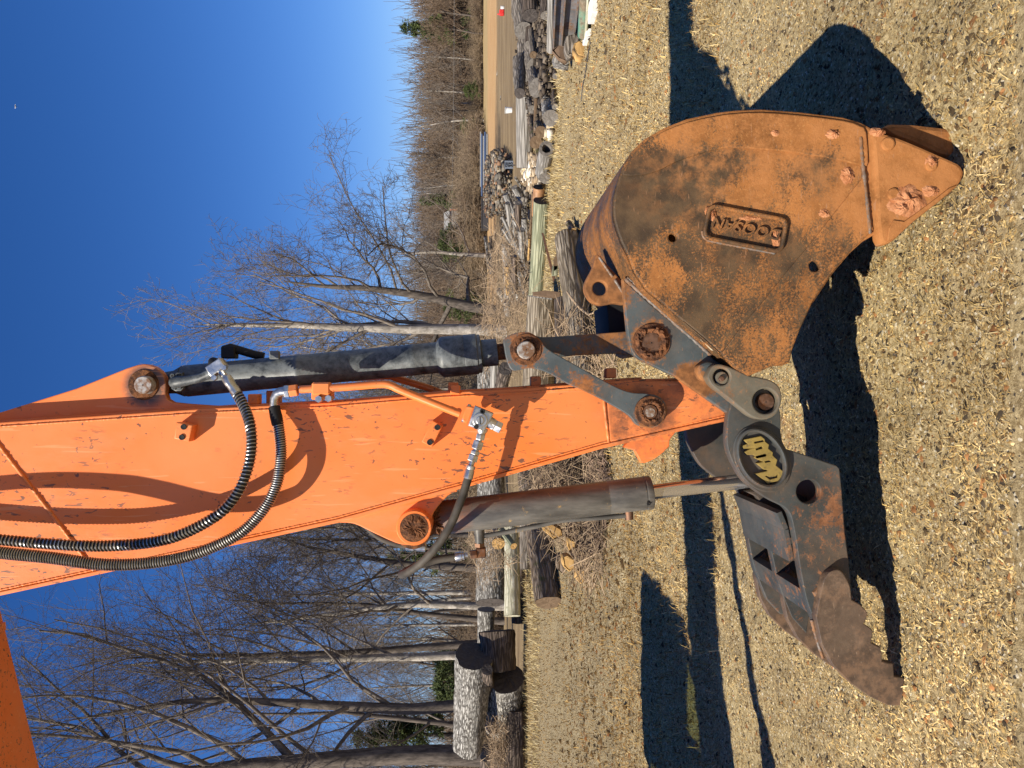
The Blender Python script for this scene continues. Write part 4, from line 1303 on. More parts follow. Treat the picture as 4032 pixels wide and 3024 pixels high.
for a_, b_ in (((2960, 1560), (3050, 1640)), ((3056, 1645), (3076, 1775)), ((3080, 1780), (3284, 1852)), ((3286, 1855), (3310, 2100)), ((3309, 2098), (3328, 2270)), ((3326, 2266), (3346, 2372)), ((3344, 2368), (3392, 2452)), ((3390, 2448), (3420, 2500)), ((2880, 1600), (2965, 1562)), ((3045, 1632), (3060, 1655)), ((3070, 1765), (3090, 1790)), ((3278, 1848), (3292, 1862))):
    slab('shadow_plate', a_, b_, TY + 0.042, TY + 0.488, 0.014, THUMB, TH)  # unseen plates added between the cheeks to close up the thumb's shadow
for k, y0 in enumerate((TY - 0.012, TY + 0.235, TY + 0.48)):
    me = outline_mesh([[(q.x, q.z) for q in (P(x, y, TY) for x, y in ((3196, 2330), (3226, 2300), (3250, 2330), (3256, 2400), (3232, 2424), (3222, 2400), (3212, 2360)))]], 0.06, 0.010)
    me.transform(Matrix.Translation((0, y0, 0)))
    put('weld_pad', me, WELD, TH, 35)
tip_px = sm([(3262, 2256), (3280, 2246), (3300, 2243), (3317, 2252), (3332, 2274), (3348, 2310), (3355, 2362)], 2, False) + [(3387, 2380), (3410, 2402), (3418, 2416), (3412, 2438), (3402, 2456)] + [(3424, 2470), (3438, 2484), (3436, 2508), (3431, 2530), (3448, 2540), (3467, 2548), (3474, 2574), (3474, 2604), (3496, 2610), (3518, 2613), (3522, 2664), (3556, 2668), (3563, 2674), (3560, 2720), (3550, 2776), (3536, 2780), (3496, 2778), (3424, 2744), (3351, 2693), (3279, 2621), (3234, 2536), (3212, 2432), (3226, 2351), (3243, 2282)]
plate('tip_plate', tip_px, TY - 0.034, 0.036, TIPRUST, TH, bevel=0.004)
plate('tip_plate', tip_px, TY - 0.034, 0.036, TIPRUST, TH, bevel=0.004).location.y = 0.55
plate('tip_plate', [(x, y) for x, y in tip_px], TY - 0.034, 0.036, TIPRUST, TH, bevel=0.004).location.y = 0.28
weld('weld_bead', [(3196, 2440), (3216, 2520), (3240, 2590)], TY - 0.004, 7, WELD, TH, 19)
# cast oval badge with the raised name
ocx, ocy, orot = 3003.0, 1806.0, math.radians(59.5)
OV = plate('oval_frame', circ(ocx, ocy, 129, 48, 92, orot), TY - 0.026, 0.027, THUMB, TH, holes=[circ(ocx, ocy, 112, 48, 75, orot)], bevel=0.008)
plate('oval_collar', circ(ocx - 2, ocy + 2, 140, 48, 103, orot), TY - 0.008, 0.010, THUMB, TH, holes=[circ(ocx, ocy, 120, 48, 84, orot)], bevel=0.004)
def Lp(x, y):
    return (2800 + x / 4.1475, 1600 + y / 4.1475)
logo = [(525, 545), (815, 485), (880, 535), (880, 565), (950, 625), (935, 690), (1015, 755), (1005, 800), (1085, 875), (1060, 965), (1195, 1075), (1125, 1215), (930, 1265), (715, 1100), (905, 1062), (925, 1040), (865, 1032), (740, 930), (855, 905), (795, 882), (695, 838), (722, 812), (690, 790), (600, 795), (545, 745), (622, 702), (690, 688), (535, 692), (485, 645), (600, 612)]
holes = [[(705, 582), (850, 552), (868, 562), (862, 578), (712, 606)],
         [(735, 690), (835, 662), (846, 672), (838, 690), (745, 712)],
         [(735, 822), (880, 786), (896, 796), (886, 812), (745, 842)],
         [(790, 908), (945, 872), (990, 900), (985, 916), (905, 930), (918, 962), (850, 905)],
         [(885, 1140), (962, 1196), (1085, 1166), (1102, 1112), (1060, 1118), (1050, 1140), (1000, 1146), (925, 1080), (910, 1088), (975, 1150), (955, 1165), (905, 1132)]]
LG = plate('raised_name', [Lp(*p) for p in logo], TY - 0.013, 0.014, GOLD, TH, holes=[[Lp(*p) for p in h] for h in holes[:4]] + [[Lp(*p) for p in [(885, 1140), (962, 1196), (1085, 1166), (1102, 1112), (1078, 1118), (1060, 1142), (965, 1158), (905, 1132)]]], bevel=0.002)

# ---- bracket that hangs the thumb on the stick
br_px = sm([(2786, 1478), (2789, 1496), (2807, 1522), (2856, 1560), (2913, 1606), (2957, 1640), (3000, 1653), (3044, 1641), (3070, 1609), (3080, 1560), (3066, 1520), (3034, 1497), (2986, 1485), (2952, 1479), (2889, 1451), (2860, 1440), (2831, 1434), (2805, 1442)], 4)
BR = plate('thumb_bracket', br_px, 2.455, 0.05, BRACKET, EX, holes=[circ(3014, 1580, 50, 32), circ(2842, 1484, 33, 26)], bevel=0.005)
pin('bracket_pin', 3016, 1583, 2.478, 3.06, 36, RUSTPIN, EX)
cyl('pin_socket', (P(3014, 1580, 2.5).x, 2.498, P(3014, 1580, 2.5).z), (P(3014, 1580, 2.5).x, 2.51, P(3014, 1580, 2.5).z), 0.044, BRACKET, BR, 28)
p0 = P(2842, 1490, 2.45)
plate('bolt_washer', circ(2842, 1489, 26, 24), 2.462, 0.012, BRACKET, BR, bevel=0.003)
plate('bolt_head', circ(2843, 1491, 12, 6), 2.452, 0.014, RUSTPIN, BR, bevel=0.003)
sp = sm([(2745, 1450), (2762, 1432), (2800, 1425), (2850, 1450), (2858, 1490), (2830, 1510), (2790, 1506), (2756, 1490)], 3)
plate('spacer_boss', sp, 2.50, 0.05, EARS, BR, bevel=0.01)

# ---- the rest of the machine, beyond the frame to the left
boom = [(0.16, 3.66), (0.08, 3.47), (-0.30, 3.43), (-0.877, 3.335), (-1.527, 3.18), (-2.4, 3.02), (-3.4, 2.72), (-4.1, 2.2), (-4.45, 1.75), (-4.6, 1.75), (-4.62, 1.95), (-4.4, 2.5), (-3.9, 3.0), (-3.2, 3.28), (-2.4, 3.48), (-1.5, 3.62), (-0.6, 3.80), (-0.1, 3.84), (0.12, 3.80)]
BM = side_prism('boom', boom, 2.56, 3.0, ORANGE, EX, 0.008)
side_prism('boom_seam', [(-0.92, 3.315), (-0.95, 3.312), (-0.95, 3.36), (-0.92, 3.36)], 2.565, 2.995, ORANGE, BM, 0.002)
q0 = Vector((0.02, 2.5, 3.64))
cyl('boom_pin', (0.02, 2.5, 3.64), (0.02, 3.06, 3.64), 0.05, PIN, EX, 20)
house = [(-7.6, 1.0), (-3.75, 1.0), (-3.7, 1.25), (-3.75, 1.75), (-4.6, 1.95), (-7.5, 1.95), (-7.7, 1.7)]
HS = side_prism('house', house, 1.45, 4.15, ORANGE, EX, 0.03)
side_prism('counterweight', [(-8.2, 1.05), (-7.62, 1.02), (-7.62, 1.9), (-8.1, 1.85), (-8.3, 1.5)], 1.5, 4.1, CYLBLACK, EX, 0.04)
GREEN = M('green_cab_glass', 0.1)
_tr = GREEN.n('ShaderNodeBsdfTransparent'); _tr.inputs[0].default_value = (0.52, 0.58, 0.38, 1)
_gl = GREEN.n('ShaderNodeBsdfGlossy'); _gl.inputs['Roughness'].default_value = 0.05
_mx = GREEN.n('ShaderNodeMixShader'); _mx.inputs[0].default_value = 0.08
GREEN.l(_tr.outputs[0], _mx.inputs[1]); GREEN.l(_gl.outputs[0], _mx.inputs[2])
GREEN.l(_mx.outputs[0], GREEN.nt.nodes['Material Output'].inputs[0])
GREEN = GREEN.m
CAB = side_prism('cab', [(-5.45, 1.05), (-3.75, 1.05), (-3.68, 1.55), (-5.45, 1.55)], 3.05, 4.35, CYLBLACK, EX, 0.02)
side_prism('cab_roof', [(-5.5, 2.95), (-4.05, 2.95), (-3.95, 3.02), (-4.1, 3.12), (-5.4, 3.12)], 3.0, 4.4, CYLBLACK, CAB, 0.03)
for yy in (3.05, 4.27):
    for a_, b_ in (((-3.72, 1.55), (-4.05, 2.95)), ((-4.62, 1.55), (-4.62, 2.95)), ((-5.42, 1.55), (-5.42, 2.95))):
        side_prism('cab_post', [(a_[0] - 0.06, a_[1]), (a_[0] + 0.03, a_[1]), (b_[0] + 0.03, b_[1]), (b_[0] - 0.06, b_[1])], yy, yy + 0.08, CYLBLACK, CAB, 0.005)
for yy in (3.08, 4.30):
    side_prism('cab_window', [(-4.56, 1.57), (-3.80, 1.57), (-4.10, 2.93), (-4.56, 2.93)], yy, yy + 0.006, GREEN, CAB, 0.0)
    side_prism('cab_window', [(-5.36, 1.57), (-4.70, 1.57), (-4.70, 2.93), (-5.36, 2.93)], yy, yy + 0.006, GREEN, CAB, 0.0)
put('seat', box_mesh(-4.9, 3.7, 1.95, 0.55, 0.55, 0.85, None, 0.08), RUBBER, CAB)
for y0 in (1.45, 3.55):
    tr = []
    for k in range(9):
        a = math.radians(-90 - 180 * k / 8); tr.append((-6.9 + 0.42 * math.cos(a), 0.46 + 0.42 * math.sin(a)))
    for k in range(9):
        a = math.radians(90 - 180 * k / 8); tr.append((-3.9 + 0.42 * math.cos(a), 0.46 + 0.42 * math.sin(a)))
    TR = side_prism('track', tr, y0, y0 + 0.6, CYLBLACK, EX, 0.01)
    for k in range(18):
        put('track_shoe', box_mesh(-6.8 + k * 0.17, y0 + 0.3, 0.895, 0.12, 0.62, 0.04), RUSTPIN, TR)
    for xx in (-6.9, -3.9):
        cyl('track_wheel', (xx, y0 - 0.01, 0.46), (xx, y0 + 0.61, 0.46), 0.36, CYLBLACK, TR, 24)
cyl('swing_ring', (-5.4, 2.8, 0.55), (-5.4, 2.8, 1.02), 0.75, CYLBLACK, EX, 28)
for yy in (2.40, 3.10):
    tube('boom_cylinder', [(-3.8, yy, 1.15), (-3.35, yy, 1.9)], 0.085, CYLBLACK, EX, 20)
    tube('boom_cylinder_rod', [(-3.4, yy, 1.82), (-2.75, yy, 2.95)], 0.05, CHROME, EX, 16)
tube('arm_cylinder', [(-2.9, 2.78, 3.62), (-1.35, 2.78, 3.80)], 0.085, CYLBLACK, EX, 20)
tube('arm_cylinder_rod', [(-1.4, 2.78, 3.80), (-0.20, 2.78, 3.98)], 0.05, CHROME, EX, 16)
# ------------------------------------------------------------------ logs, planks and scrap across the yard
BARK_GREY = bark('grey_bark', (0.155, 0.130, 0.105), (0.36, 0.315, 0.265))
BARK_BROWN = bark('brown_bark', (0.160, 0.115, 0.078), (0.35, 0.275, 0.205), moss=(0.085, 0.085, 0.030))
BARK_TAN = bark('tan_bark', (0.190, 0.150, 0.105), (0.42, 0.355, 0.270), (2.6, 30, 30))
BARK_WHITE = bark('pale_mottled_bark', (0.26, 0.24, 0.21), (0.66, 0.63, 0.57), (6, 26, 26), 0.28, None, (0.075, 0.066, 0.058), mosaic=0.35)
BARK_DARK = bark('dark_ribbed_bark', (0.070, 0.055, 0.045), (0.20, 0.155, 0.125), (1.6, 24, 24))
BARK_SMOOTH = bark('weathered_bare_wood', (0.20, 0.185, 0.165), (0.37, 0.345, 0.310), (1.6, 20, 20), 0.8)
GREENPOLE = bark('lichen_green_pole', (0.185, 0.195, 0.125), (0.36, 0.360, 0.245), (1.4, 24, 24), 0.75)
PALEPOLE = bark('cream_pole', (0.42, 0.39, 0.27), (0.66, 0.63, 0.50), (2.2, 14, 14), 0.8, None, (0.36, 0.35, 0.24))
CUT_GREY = cutwood('weathered_cut_wood', (0.13, 0.115, 0.10), (0.30, 0.275, 0.245))
CUT_BROWN = cutwood('brown_cut_wood', (0.115, 0.075, 0.045), (0.24, 0.17, 0.105))
CUT_FRESH = cutwood('fresh_cut_wood', (0.42, 0.25, 0.09), (0.66, 0.44, 0.20))
CUT_DARK = cutwood('dark_shaded_cut_wood', (0.060, 0.050, 0.045), (0.14, 0.12, 0.105))  # dark wood; also puts shade into the colour of ends facing away from sun
PLANK = cutwood('old_plank_wood', (0.13, 0.085, 0.055), (0.27, 0.185, 0.125))
GREYPLANK = bark('grey_driftwood', (0.20, 0.19, 0.175), (0.42, 0.40, 0.37), (2, 30, 30), 0.7)
RUSTPIPE = rusty_steel('rusty_pipe', (0.30, 0.16, 0.08), (0.42, 0.21, 0.085), 0.46, 0.60, grain=4)
BEAMGREY = rusty_steel('beam_primer', (0.14, 0.14, 0.145), (0.20, 0.125, 0.085), 0.50, 0.62, grain=3)
GREENSTEEL = rusty_steel('green_painted_steel', (0.10, 0.22, 0.15), (0.16, 0.14, 0.10), 0.47, 0.62, grain=3)
WHITE = plain('white_plastic', (0.72, 0.71, 0.68), 0.5, 0, 0.08)
BLUEPIPE = plain('blue_pipe', (0.055, 0.085, 0.16), 0.5)
GREYPIPE = plain('grey_pipe', (0.24, 0.235, 0.225), 0.6)
BLACKSTEEL = plain('dark_sheet', (0.045, 0.045, 0.05), 0.5)
REDPAINT = plain('red_paint', (0.58, 0.035, 0.03), 0.4)
SIGNGREY = metal('sign_sheet', (0.50, 0.55, 0.57), 0.45, 0.15)
SIGNBLACK = plain('sign_black', (0.012, 0.012, 0.014), 0.6)
STONE = painted_by_attribute('stone_colours')

def autoY(xd, rp, sink=0.0):
    return (EYE + sink) * FPX / (xd + rp - HORIZON)

def log(name, label, a, b, ra, rb, m, cut, seed, Ya=None, Yb=None, cat='log', n=22, rough=0.09, ends=(1, 1), bend=0.03, cuttilt=0.0, group=None, hollow=False):
    """a, b: direction of the two axis ends; ra, rb: their radii as seen (in frame pixels)"""
    R = np.random.RandomState(seed)
    Ya = Ya or autoY(a[0], ra, 0.02)
    Yb = Yb or autoY(b[0], rb, 0.02)
    p, q = P(a[0], a[1], Ya), P(b[0], b[1], Yb)
    r0, r1 = ra / FPX * Ya, rb / FPX * Yb
    d = q - p
    L = d.length
    k = max(int(L / (0.5 * (r0 + r1)) * 1.6), 8)
    V, F = [], []
    ph = R.rand(6) * 6.28
    rings = []
    for i in range(k + 1):
        s = i / k
        r = r0 + (r1 - r0) * s
        off = Vector((0, math.sin(s * 3.1 + ph[0]) * bend * L * 0.3, math.sin(s * 2.4 + ph[1]) * bend * L * 0.2))
        off -= Vector((0, math.sin(ph[0]) * bend * L * 0.3, math.sin(ph[1]) * bend * L * 0.2)) * (1 - s)
        for j in range(n):
            th = 2 * math.pi * j / n
            rr = r * (1 + rough * (0.6 * math.sin(3 * th + ph[2] + 2 * s) + 0.4 * math.sin(7 * th + ph[3] + 3 * s) + 0.7 * (R.rand() - 0.5)) * (0.9 if 0 < i < k else 0.6))
            V.append(Vector((L * s + (cuttilt * rr * math.cos(th) if i in (0, k) else 0), rr * math.cos(th), rr * math.sin(th))) + off)
        rings.append(list(range(i * n, i * n + n)))
    for i in range(k):
        for j in range(n):
            j2 = (j + 1) % n
            F.append((i * n + j, (i + 1) * n + j, (i + 1) * n + j2, i * n + j2))
    me = mesh_from(V, F)
    me.materials.append(m)
    me.shade_smooth()
    o = bpy.data.objects.new(name, me)
    COL.objects.link(o)
    o.location = p
    o.rotation_euler = d.to_track_quat('X', 'Z').to_euler()
    tag(o, label, cat, group)
    for e, i in ((0, 0), (1, k)):
        if not ends[e]:
            continue
        ring = [V[x] for x in rings[i]]
        c = sum(ring, Vector()) / n
        fv = [c]
        shells = (0.30, 0.62, 0.9, 1.0)
        for sh in shells:
            for v in ring:
                w = c + (v - c) * sh
                w.x += (R.rand() - 0.5) * 0.03 * (r0 + r1) * (1 if sh < 1 else 0) + (-0.01 if e == 0 else 0.01)
                if hollow and e == 0 and sh < 0.6:
                    w.x += 0.30
                fv.append(w)
        if hollow and e == 0:
            fv[0] = c + Vector((0.6, 0, 0))
        ff = []
        for j in range(n):
            j2 = (j + 1) % n
            ff.append((0, 1 + j2, 1 + j) if e == 0 else (0, 1 + j, 1 + j2))
            for t in range(len(shells) - 1):
                a_, b_ = 1 + t * n + j, 1 + t * n + j2
                ff.append((a_, b_, b_ + n, a_ + n) if e == 0 else (a_, a_ + n, b_ + n, b_))
        cm = mesh_from(fv, ff)
        cm.materials.append(cut)
        ce = bpy.data.objects.new('cut_end', cm)
        COL.objects.link(ce)
        ce.parent = o
    return o

# ---- right of the machine
log('log', 'grey log whose large ringed sawn end faces the yard beside the smooth bare trunk', (2120, 346), (2070, 150), 39, 28, BARK_GREY, CUT_GREY, 1, None, 19.5)
log('log', 'round pale sawn log end above the gap in the right hand log heap', (2103, 256), (2078, 60), 28, 22, BARK_GREY, CUT_GREY, 2, 16.2, 18.5)
log('log', 'short blocky grey log below the round pale end in the right hand heap', (2161, 296), (2138, 190), 25, 22, BARK_GREY, CUT_GREY, 3, 15.4, 18)
log('log', 'thin log end low in the dark gap of the right hand heap', (2188, 300), (2180, 190), 13, 12, BARK_DARK, CUT_GREY, 4, 13.6, 15.5)
log('log', 'small dark sawn end at the top edge of the right hand heap', (2046, 367), (2052, 235), 21, 24, BARK_GREY, CUT_DARK, 5, 16.0, 17.6)
log('log', 'swollen grey log with a round cut knot near the upper right corner heap', (2062, 120), (2040, -80), 36, 40, BARK_GREY, CUT_GREY, 6, 16.6, 17.8)
log('log', 'thick dark root end lying in shade at the far right of the heap', (2090, 60), (2085, -120), 34, 36, BARK_DARK, CUT_DARK, 7, 15.4, 15.8)
log('log', 'slender mottled log under the round pale end', (2100, 215), (2095, 120), 15, 14, BARK_GREY, CUT_BROWN, 8, 15.6, 16.2)
log('log', 'weathered grey log lying on top of the steel beams', (2170, 200), (2168, -90), 17, 16, BARK_SMOOTH, CUT_FRESH, 9, 11.6, 10.4)
log('fallen_trunk', 'long smooth bare grey trunk lying behind the white rubble', (2068, 384), (2066, 660), 37, 32, BARK_SMOOTH, CUT_GREY, 10, None, 19.6, 'log', 24, 0.05)
log('log', 'brown stripped pole lying under the smooth bare trunk', (2112, 392), (2108, 560), 8, 8, CUT_BROWN, CUT_BROWN, 11, 15.6, 15.6)
log('log', 'dark blue grey sawn end sunk at the grass edge beside white stones', (2168, 464), (2158, 370), 32, 27, BARK_WHITE, CUT_GREY, 12, 13.4, 15.0)
log('log', 'round brown sawn end above the hollow log', (2110, 560), (2096, 470), 25, 22, BARK_BROWN, CUT_BROWN, 13, 15.5, 17)
log('log', 'hollow log with a black hole in its end at the grass edge', (2152, 585), (2136, 680), 30, 28, BARK_SMOOTH, CUT_GREY, 14, 14.0, 15.2, hollow=True)
log('log', 'rounded mossy chunk of wood above the white stones by the grass edge', (2130, 520), (2120, 470), 24, 20, BARK_BROWN, CUT_BROWN, 15, 14.8, 16)
log('log', 'short grey stump piece on the grass edge beside the rusty pipe', (2148, 700), (2128, 690), 24, 18, BARK_GREY, CUT_GREY, 16, 14.9, 16.4)
log('utility_pole', 'long lichen green round pole lying in front of the scrap wood', (2133, 790), (2108, 1190), 33, 30, GREENPOLE, CUT_DARK, 17, None, None, 'pole', 24, 0.03)
log('log', 'big pale barked log below the green pole, beside the bucket', (2232, 942), (2318, 1560), 50, 58, BARK_TAN, CUT_BROWN, 18, 10.7, 8.9, rough=0.12)
log('log', 'small yellow sawn branch end lying beside the big pale barked log', (2257, 911), (2240, 880), 13, 13, BARK_BROWN, CUT_FRESH, 19, 10.6, 11.2)
log('log', 'thick upright barked block of log with a board against its end', (2135, 1172), (2118, 1580), 62, 60, BARK_TAN, CUT_BROWN, 20, 13.6, 13.6, rough=0.12)
log('log', 'barked log under the board, mostly in shade', (2215, 1190), (2222, 1520), 34, 36, BARK_DARK, CUT_DARK, 21, 12.2, 11.2)
# ---- behind the stick and to its left
log('log', 'very long pale mottled log crossing behind the stick', (1932, 2372), (1925, 1450), 58, 50, BARK_WHITE, CUT_DARK, 22, 20.4, 22.0, rough=0.07, cuttilt=-0.3)
log('log', 'dark stump end between bucket cylinder and link arm', (1990, 1452), (1975, 1520), 27, 26, BARK_DARK, CUT_DARK, 23, 14.6, 16.0)
log('log', 'weathered plank log lying above the dark stump end', (1948, 1420), (1945, 1560), 17, 16, BARK_SMOOTH, CUT_GREY, 24, 16.2, 16.6)
log('log', 'large furrowed brown log ending in a slanting cut left of the thumb cylinder', (2160, 2372), (2078, 1850), 54, 40, BARK_BROWN, CUT_BROWN, 25, None, 17.0, rough=0.13, cuttilt=0.5)
log('log', 'cream debarked pole lying behind the furrowed brown log', (2017, 2424), (2010, 2080), 32, 28, PALEPOLE, PALEPOLE, 26, 19.6, 20.5, rough=0.04)
log('log', 'dark wide sawn end standing in the shade left of the cream pole', (1955, 2485), (1965, 2640), 70, 66, BARK_DARK, CUT_DARK, 27, 21.6, 21.2, rough=0.09, cuttilt=0.1)
log('log', 'huge white mottled log topping the left heap', (1868, 2582), (1842, 2940), 76, 58, BARK_WHITE, CUT_DARK, 28, 21.0, 21.3, rough=0.12, cuttilt=0.25)
log('log', 'broad white mottled log under the topmost one of the left heap', (1992, 2668), (1985, 2850), 70, 78, BARK_WHITE, CUT_DARK, 29, 21.4, 22.0, rough=0.11, cuttilt=0.2)
log('log', 'small round dark end squeezed between the two white mottled logs', (1918, 2637), (1920, 2720), 22, 22, BARK_DARK, CUT_DARK, 30, 20.2, 21.6)
log('log', 'dark ribbed log lying on the grass at the left edge', (2026, 2790), (2028, 3160), 42, 44, BARK_DARK, CUT_DARK, 31, 21.4, 21.2, rough=0.08)
log('log', 'bluish sawn end behind the twigs at the left edge', (1915, 2980), (1912, 3120), 24, 24, BARK_DARK, CUT_GREY, 32, 22.5, 23.0)
log('log', 'pale log behind the dark sawn ends of the left heap', (1915, 2400), (1912, 2580), 34, 30, BARK_WHITE, CUT_GREY, 33, 23.0, 23.0)
log('log', 'log with pale torn bark left of the hose elbow', (1962, 2140), (1955, 2030), 26, 22, BARK_WHITE, CUT_FRESH, 34, 17.0, 18.2)
log('log', 'short green grey stick of timber above the furrowed log', (2022, 2150), (1972, 2085), 14, 13, GREENPOLE, CUT_FRESH, 35, 16.0, 16.6)

log('log', 'low dark log lying on the ground under the cream pole', (2040, 2450), (2044, 2120), 26, 26, BARK_DARK, CUT_DARK, 36, 22.2, 22.4, rough=0.1)
log('log', 'second low grey log under the cream pole, nearer the thumb cylinder', (2070, 2240), (2066, 2010), 22, 22, BARK_GREY, CUT_GREY, 37, 19.4, 19.8, rough=0.1)
EXTRA = [(2040, 60, 2036, -120, 26, 'grey log lying behind the swollen one at the top edge', 18.6, BARK_GREY), (2066, 300, 2058, 170, 24, 'grey barked log between two sawn ends in the right heap', 17.4, BARK_GREY),
         (2086, 175, 2092, 20, 20, 'dark log in the shaded middle of the right heap', 16.3, BARK_DARK), (2132, 236, 2128, 60, 22, 'dark log under the shaded middle of the right heap', 15.6, BARK_DARK),
         (2148, 60, 2146, -110, 20, 'dark log lowest at the right end of the heap', 14.4, BARK_DARK), (2034, 330, 2030, 230, 12, 'thin branch log on top of the right heap', 17.8, BARK_GREY),
         (2136, 420, 2130, 300, 20, 'short barked log wedged behind the ringed sawn end', 15.9, BARK_BROWN), (2096, 430, 2088, 395, 16, 'stubby grey log touching the bare trunk end', 16.6, BARK_GREY),
         (2156, 398, 2150, 330, 17, 'speckled short log in front of the ringed sawn end', 14.2, BARK_WHITE), (2186, 420, 2180, 340, 13, 'dark thin log at the grass edge below the speckled one', 13.3, BARK_DARK),
         (2128, 640, 2120, 560, 16, 'brown log lying between the brown sawn end and the hollow log', 15.4, BARK_BROWN), (2024, 1010, 2032, 1150, 12, 'dark rotten log in the black gap of the scrap heap', 18.0, BARK_DARK),
         (2052, 905, 2056, 1010, 14, 'grey rotten log low in the scrap heap behind the green pole', 16.8, BARK_SMOOTH), (2040, 800, 2044, 900, 12, 'dark rotten log beside the splintered plank', 18.6, BARK_DARK),
         (1998, 800, 2008, 905, 10, 'grey stripped limb at the top of the scrap heap', 21.0, BARK_SMOOTH)]
for i, (xa, ya, xb, yb, rp, lb, Y, m) in enumerate(EXTRA):
    log('log', lb, (xa, ya), (xb, yb), rp, rp * 0.92, m, CUT_GREY, 120 + i, Y, Y + 0.7, n=14, rough=0.13, bend=0.06)
# split firewood
def split(label, pts, Y, depth, seed, m=CUT_FRESH):
    q = [P(x, y, Y) for x, y in pts]
    R = random.Random(seed)
    me = outline_mesh([[(p.x, p.z) for p in q]], depth, 0.008)
    for v in me.vertices:
        v.co += Vector((R.uniform(-1, 1), R.uniform(-1, 1), R.uniform(-1, 1))) * 0.012
    c = sum(q, Vector()) / len(q)
    me.transform(Matrix.Translation((-c.x, 0, -c.z)))
    me.materials.append(m)
    o = bpy.data.objects.new('split_log', me)
    COL.objects.link(o)
    o.location = (c.x, Y, c.z)
    return tag(o, label, 'firewood')
split('long split piece of yellow wood under the thumb cylinder', [(2128, 2050), (2150, 2052), (2212, 2086), (2216, 2110), (2180, 2122), (2140, 2090)], 9.6, 0.25, 1)
split('split yellow wedge with a knot lying in the brush', [(2216, 2195), (2236, 2190), (2262, 2205), (2262, 2240), (2240, 2248), (2218, 2230)], 9.3, 0.2, 2)
split('lowest split yellow block at the edge of the brush', [(2272, 2250), (2300, 2246), (2308, 2280), (2290, 2302), (2270, 2285)], 10.1, 0.2, 3)
split('split yellow piece above the knotted wedge', [(2236, 2120), (2266, 2130), (2268, 2160), (2244, 2172), (2236, 2150)], 9.4, 0.2, 4)
split('barked chunk of firewood holding up the furrowed log', [(2190, 2195), (2218, 2186), (2232, 2230), (2218, 2262), (2192, 2240)], 11.2, 0.25, 5, BARK_BROWN)
split('round yellow broken chunk at the end of the steel beams', [(2262, 172), (2282, 160), (2306, 176), (2310, 205), (2296, 222), (2276, 215), (2264, 196)], 10.2, 0.22, 6)
split('grey torn stump piece beside the yellow broken chunk', [(2232, 140), (2270, 132), (2282, 158), (2262, 180), (2262, 205), (2238, 214), (2226, 180)], 10.6, 0.25, 7, BARK_GREY)
split('brown broken slab leaning at the end of the steel beams', [(2176, 196), (2200, 178), (2228, 190), (2244, 226), (2228, 240), (2200, 226)], 10.9, 0.12, 8, PLANK)
split('flat grey slab lying behind the brown broken slab', [(2178, 226), (2186, 218), (2224, 240), (2242, 246), (2242, 258), (2184, 246)], 11.4, 0.2, 9, BARK_SMOOTH)

def board(label, name, pts, Y, t, m, cat):
    q = [P(x, y, Y) for x, y in pts]
    c = sum(q, Vector()) / len(q)
    me = outline_mesh([[(p.x, p.z) for p in q]], t, 0.004)
    me.transform(Matrix.Translation((-c.x, 0, -c.z)))
    me.materials.append(m)
    o = bpy.data.objects.new(name, me)
    COL.objects.link(o)
    o.location = (c.x, Y, c.z)
    return tag(o, label, cat)
board('thick brown plank leaning upright against the barked block of log', 'plank', [(2098, 1150), (2150, 1143), (2206, 1150), (2204, 1176), (2100, 1162)], 13.0, 0.12, PLANK, 'plank')
board('thin grey board behind the thick brown plank', 'plank', [(2074, 1164), (2100, 1162), (2176, 1174), (2174, 1180)], 13.2, 0.08, GREYPLANK, 'plank')
board('long dark rusty bar leaning over the green pole', 'iron_bar', [(2133, 917), (2140, 916), (2186, 1090), (2180, 1112)], 12.9, 0.04, RUSTPIN, 'bar')
board('orange brown offcut plank beside the dark rusty bar', 'plank', [(2180, 1020), (2196, 990), (2196, 1058), (2180, 1070)], 12.0, 0.04, CUT_BROWN, 'plank')
board('grey green offcut of round wood under the dark rusty bar', 'offcut', [(2176, 1046), (2198, 1046), (2196, 1084), (2174, 1084)], 12.0, 0.10, GREENPOLE, 'offcut')
log('steel_pipe', 'rusty orange steel pipe end beyond the green pole', (2122, 737), (2116, 850), 23, 22, RUSTPIPE, BLACKHOLE, 41, 15.2, 15.6, 'pipe', 26, 0.005, (1, 0), 0.0)
log('plank', 'narrow rust brown strip along the top of the green pole', (2098, 760), (2086, 990), 5, 5, CUT_BROWN, CUT_BROWN, 42, 15.8, 16.8, 'plank', 8)
log('plank', 'narrow pale yellow batten along the top of the green pole', (2084, 940), (2080, 1025), 4, 4, CUT_FRESH, CUT_FRESH, 43, 16.4, 16.8, 'plank', 8)

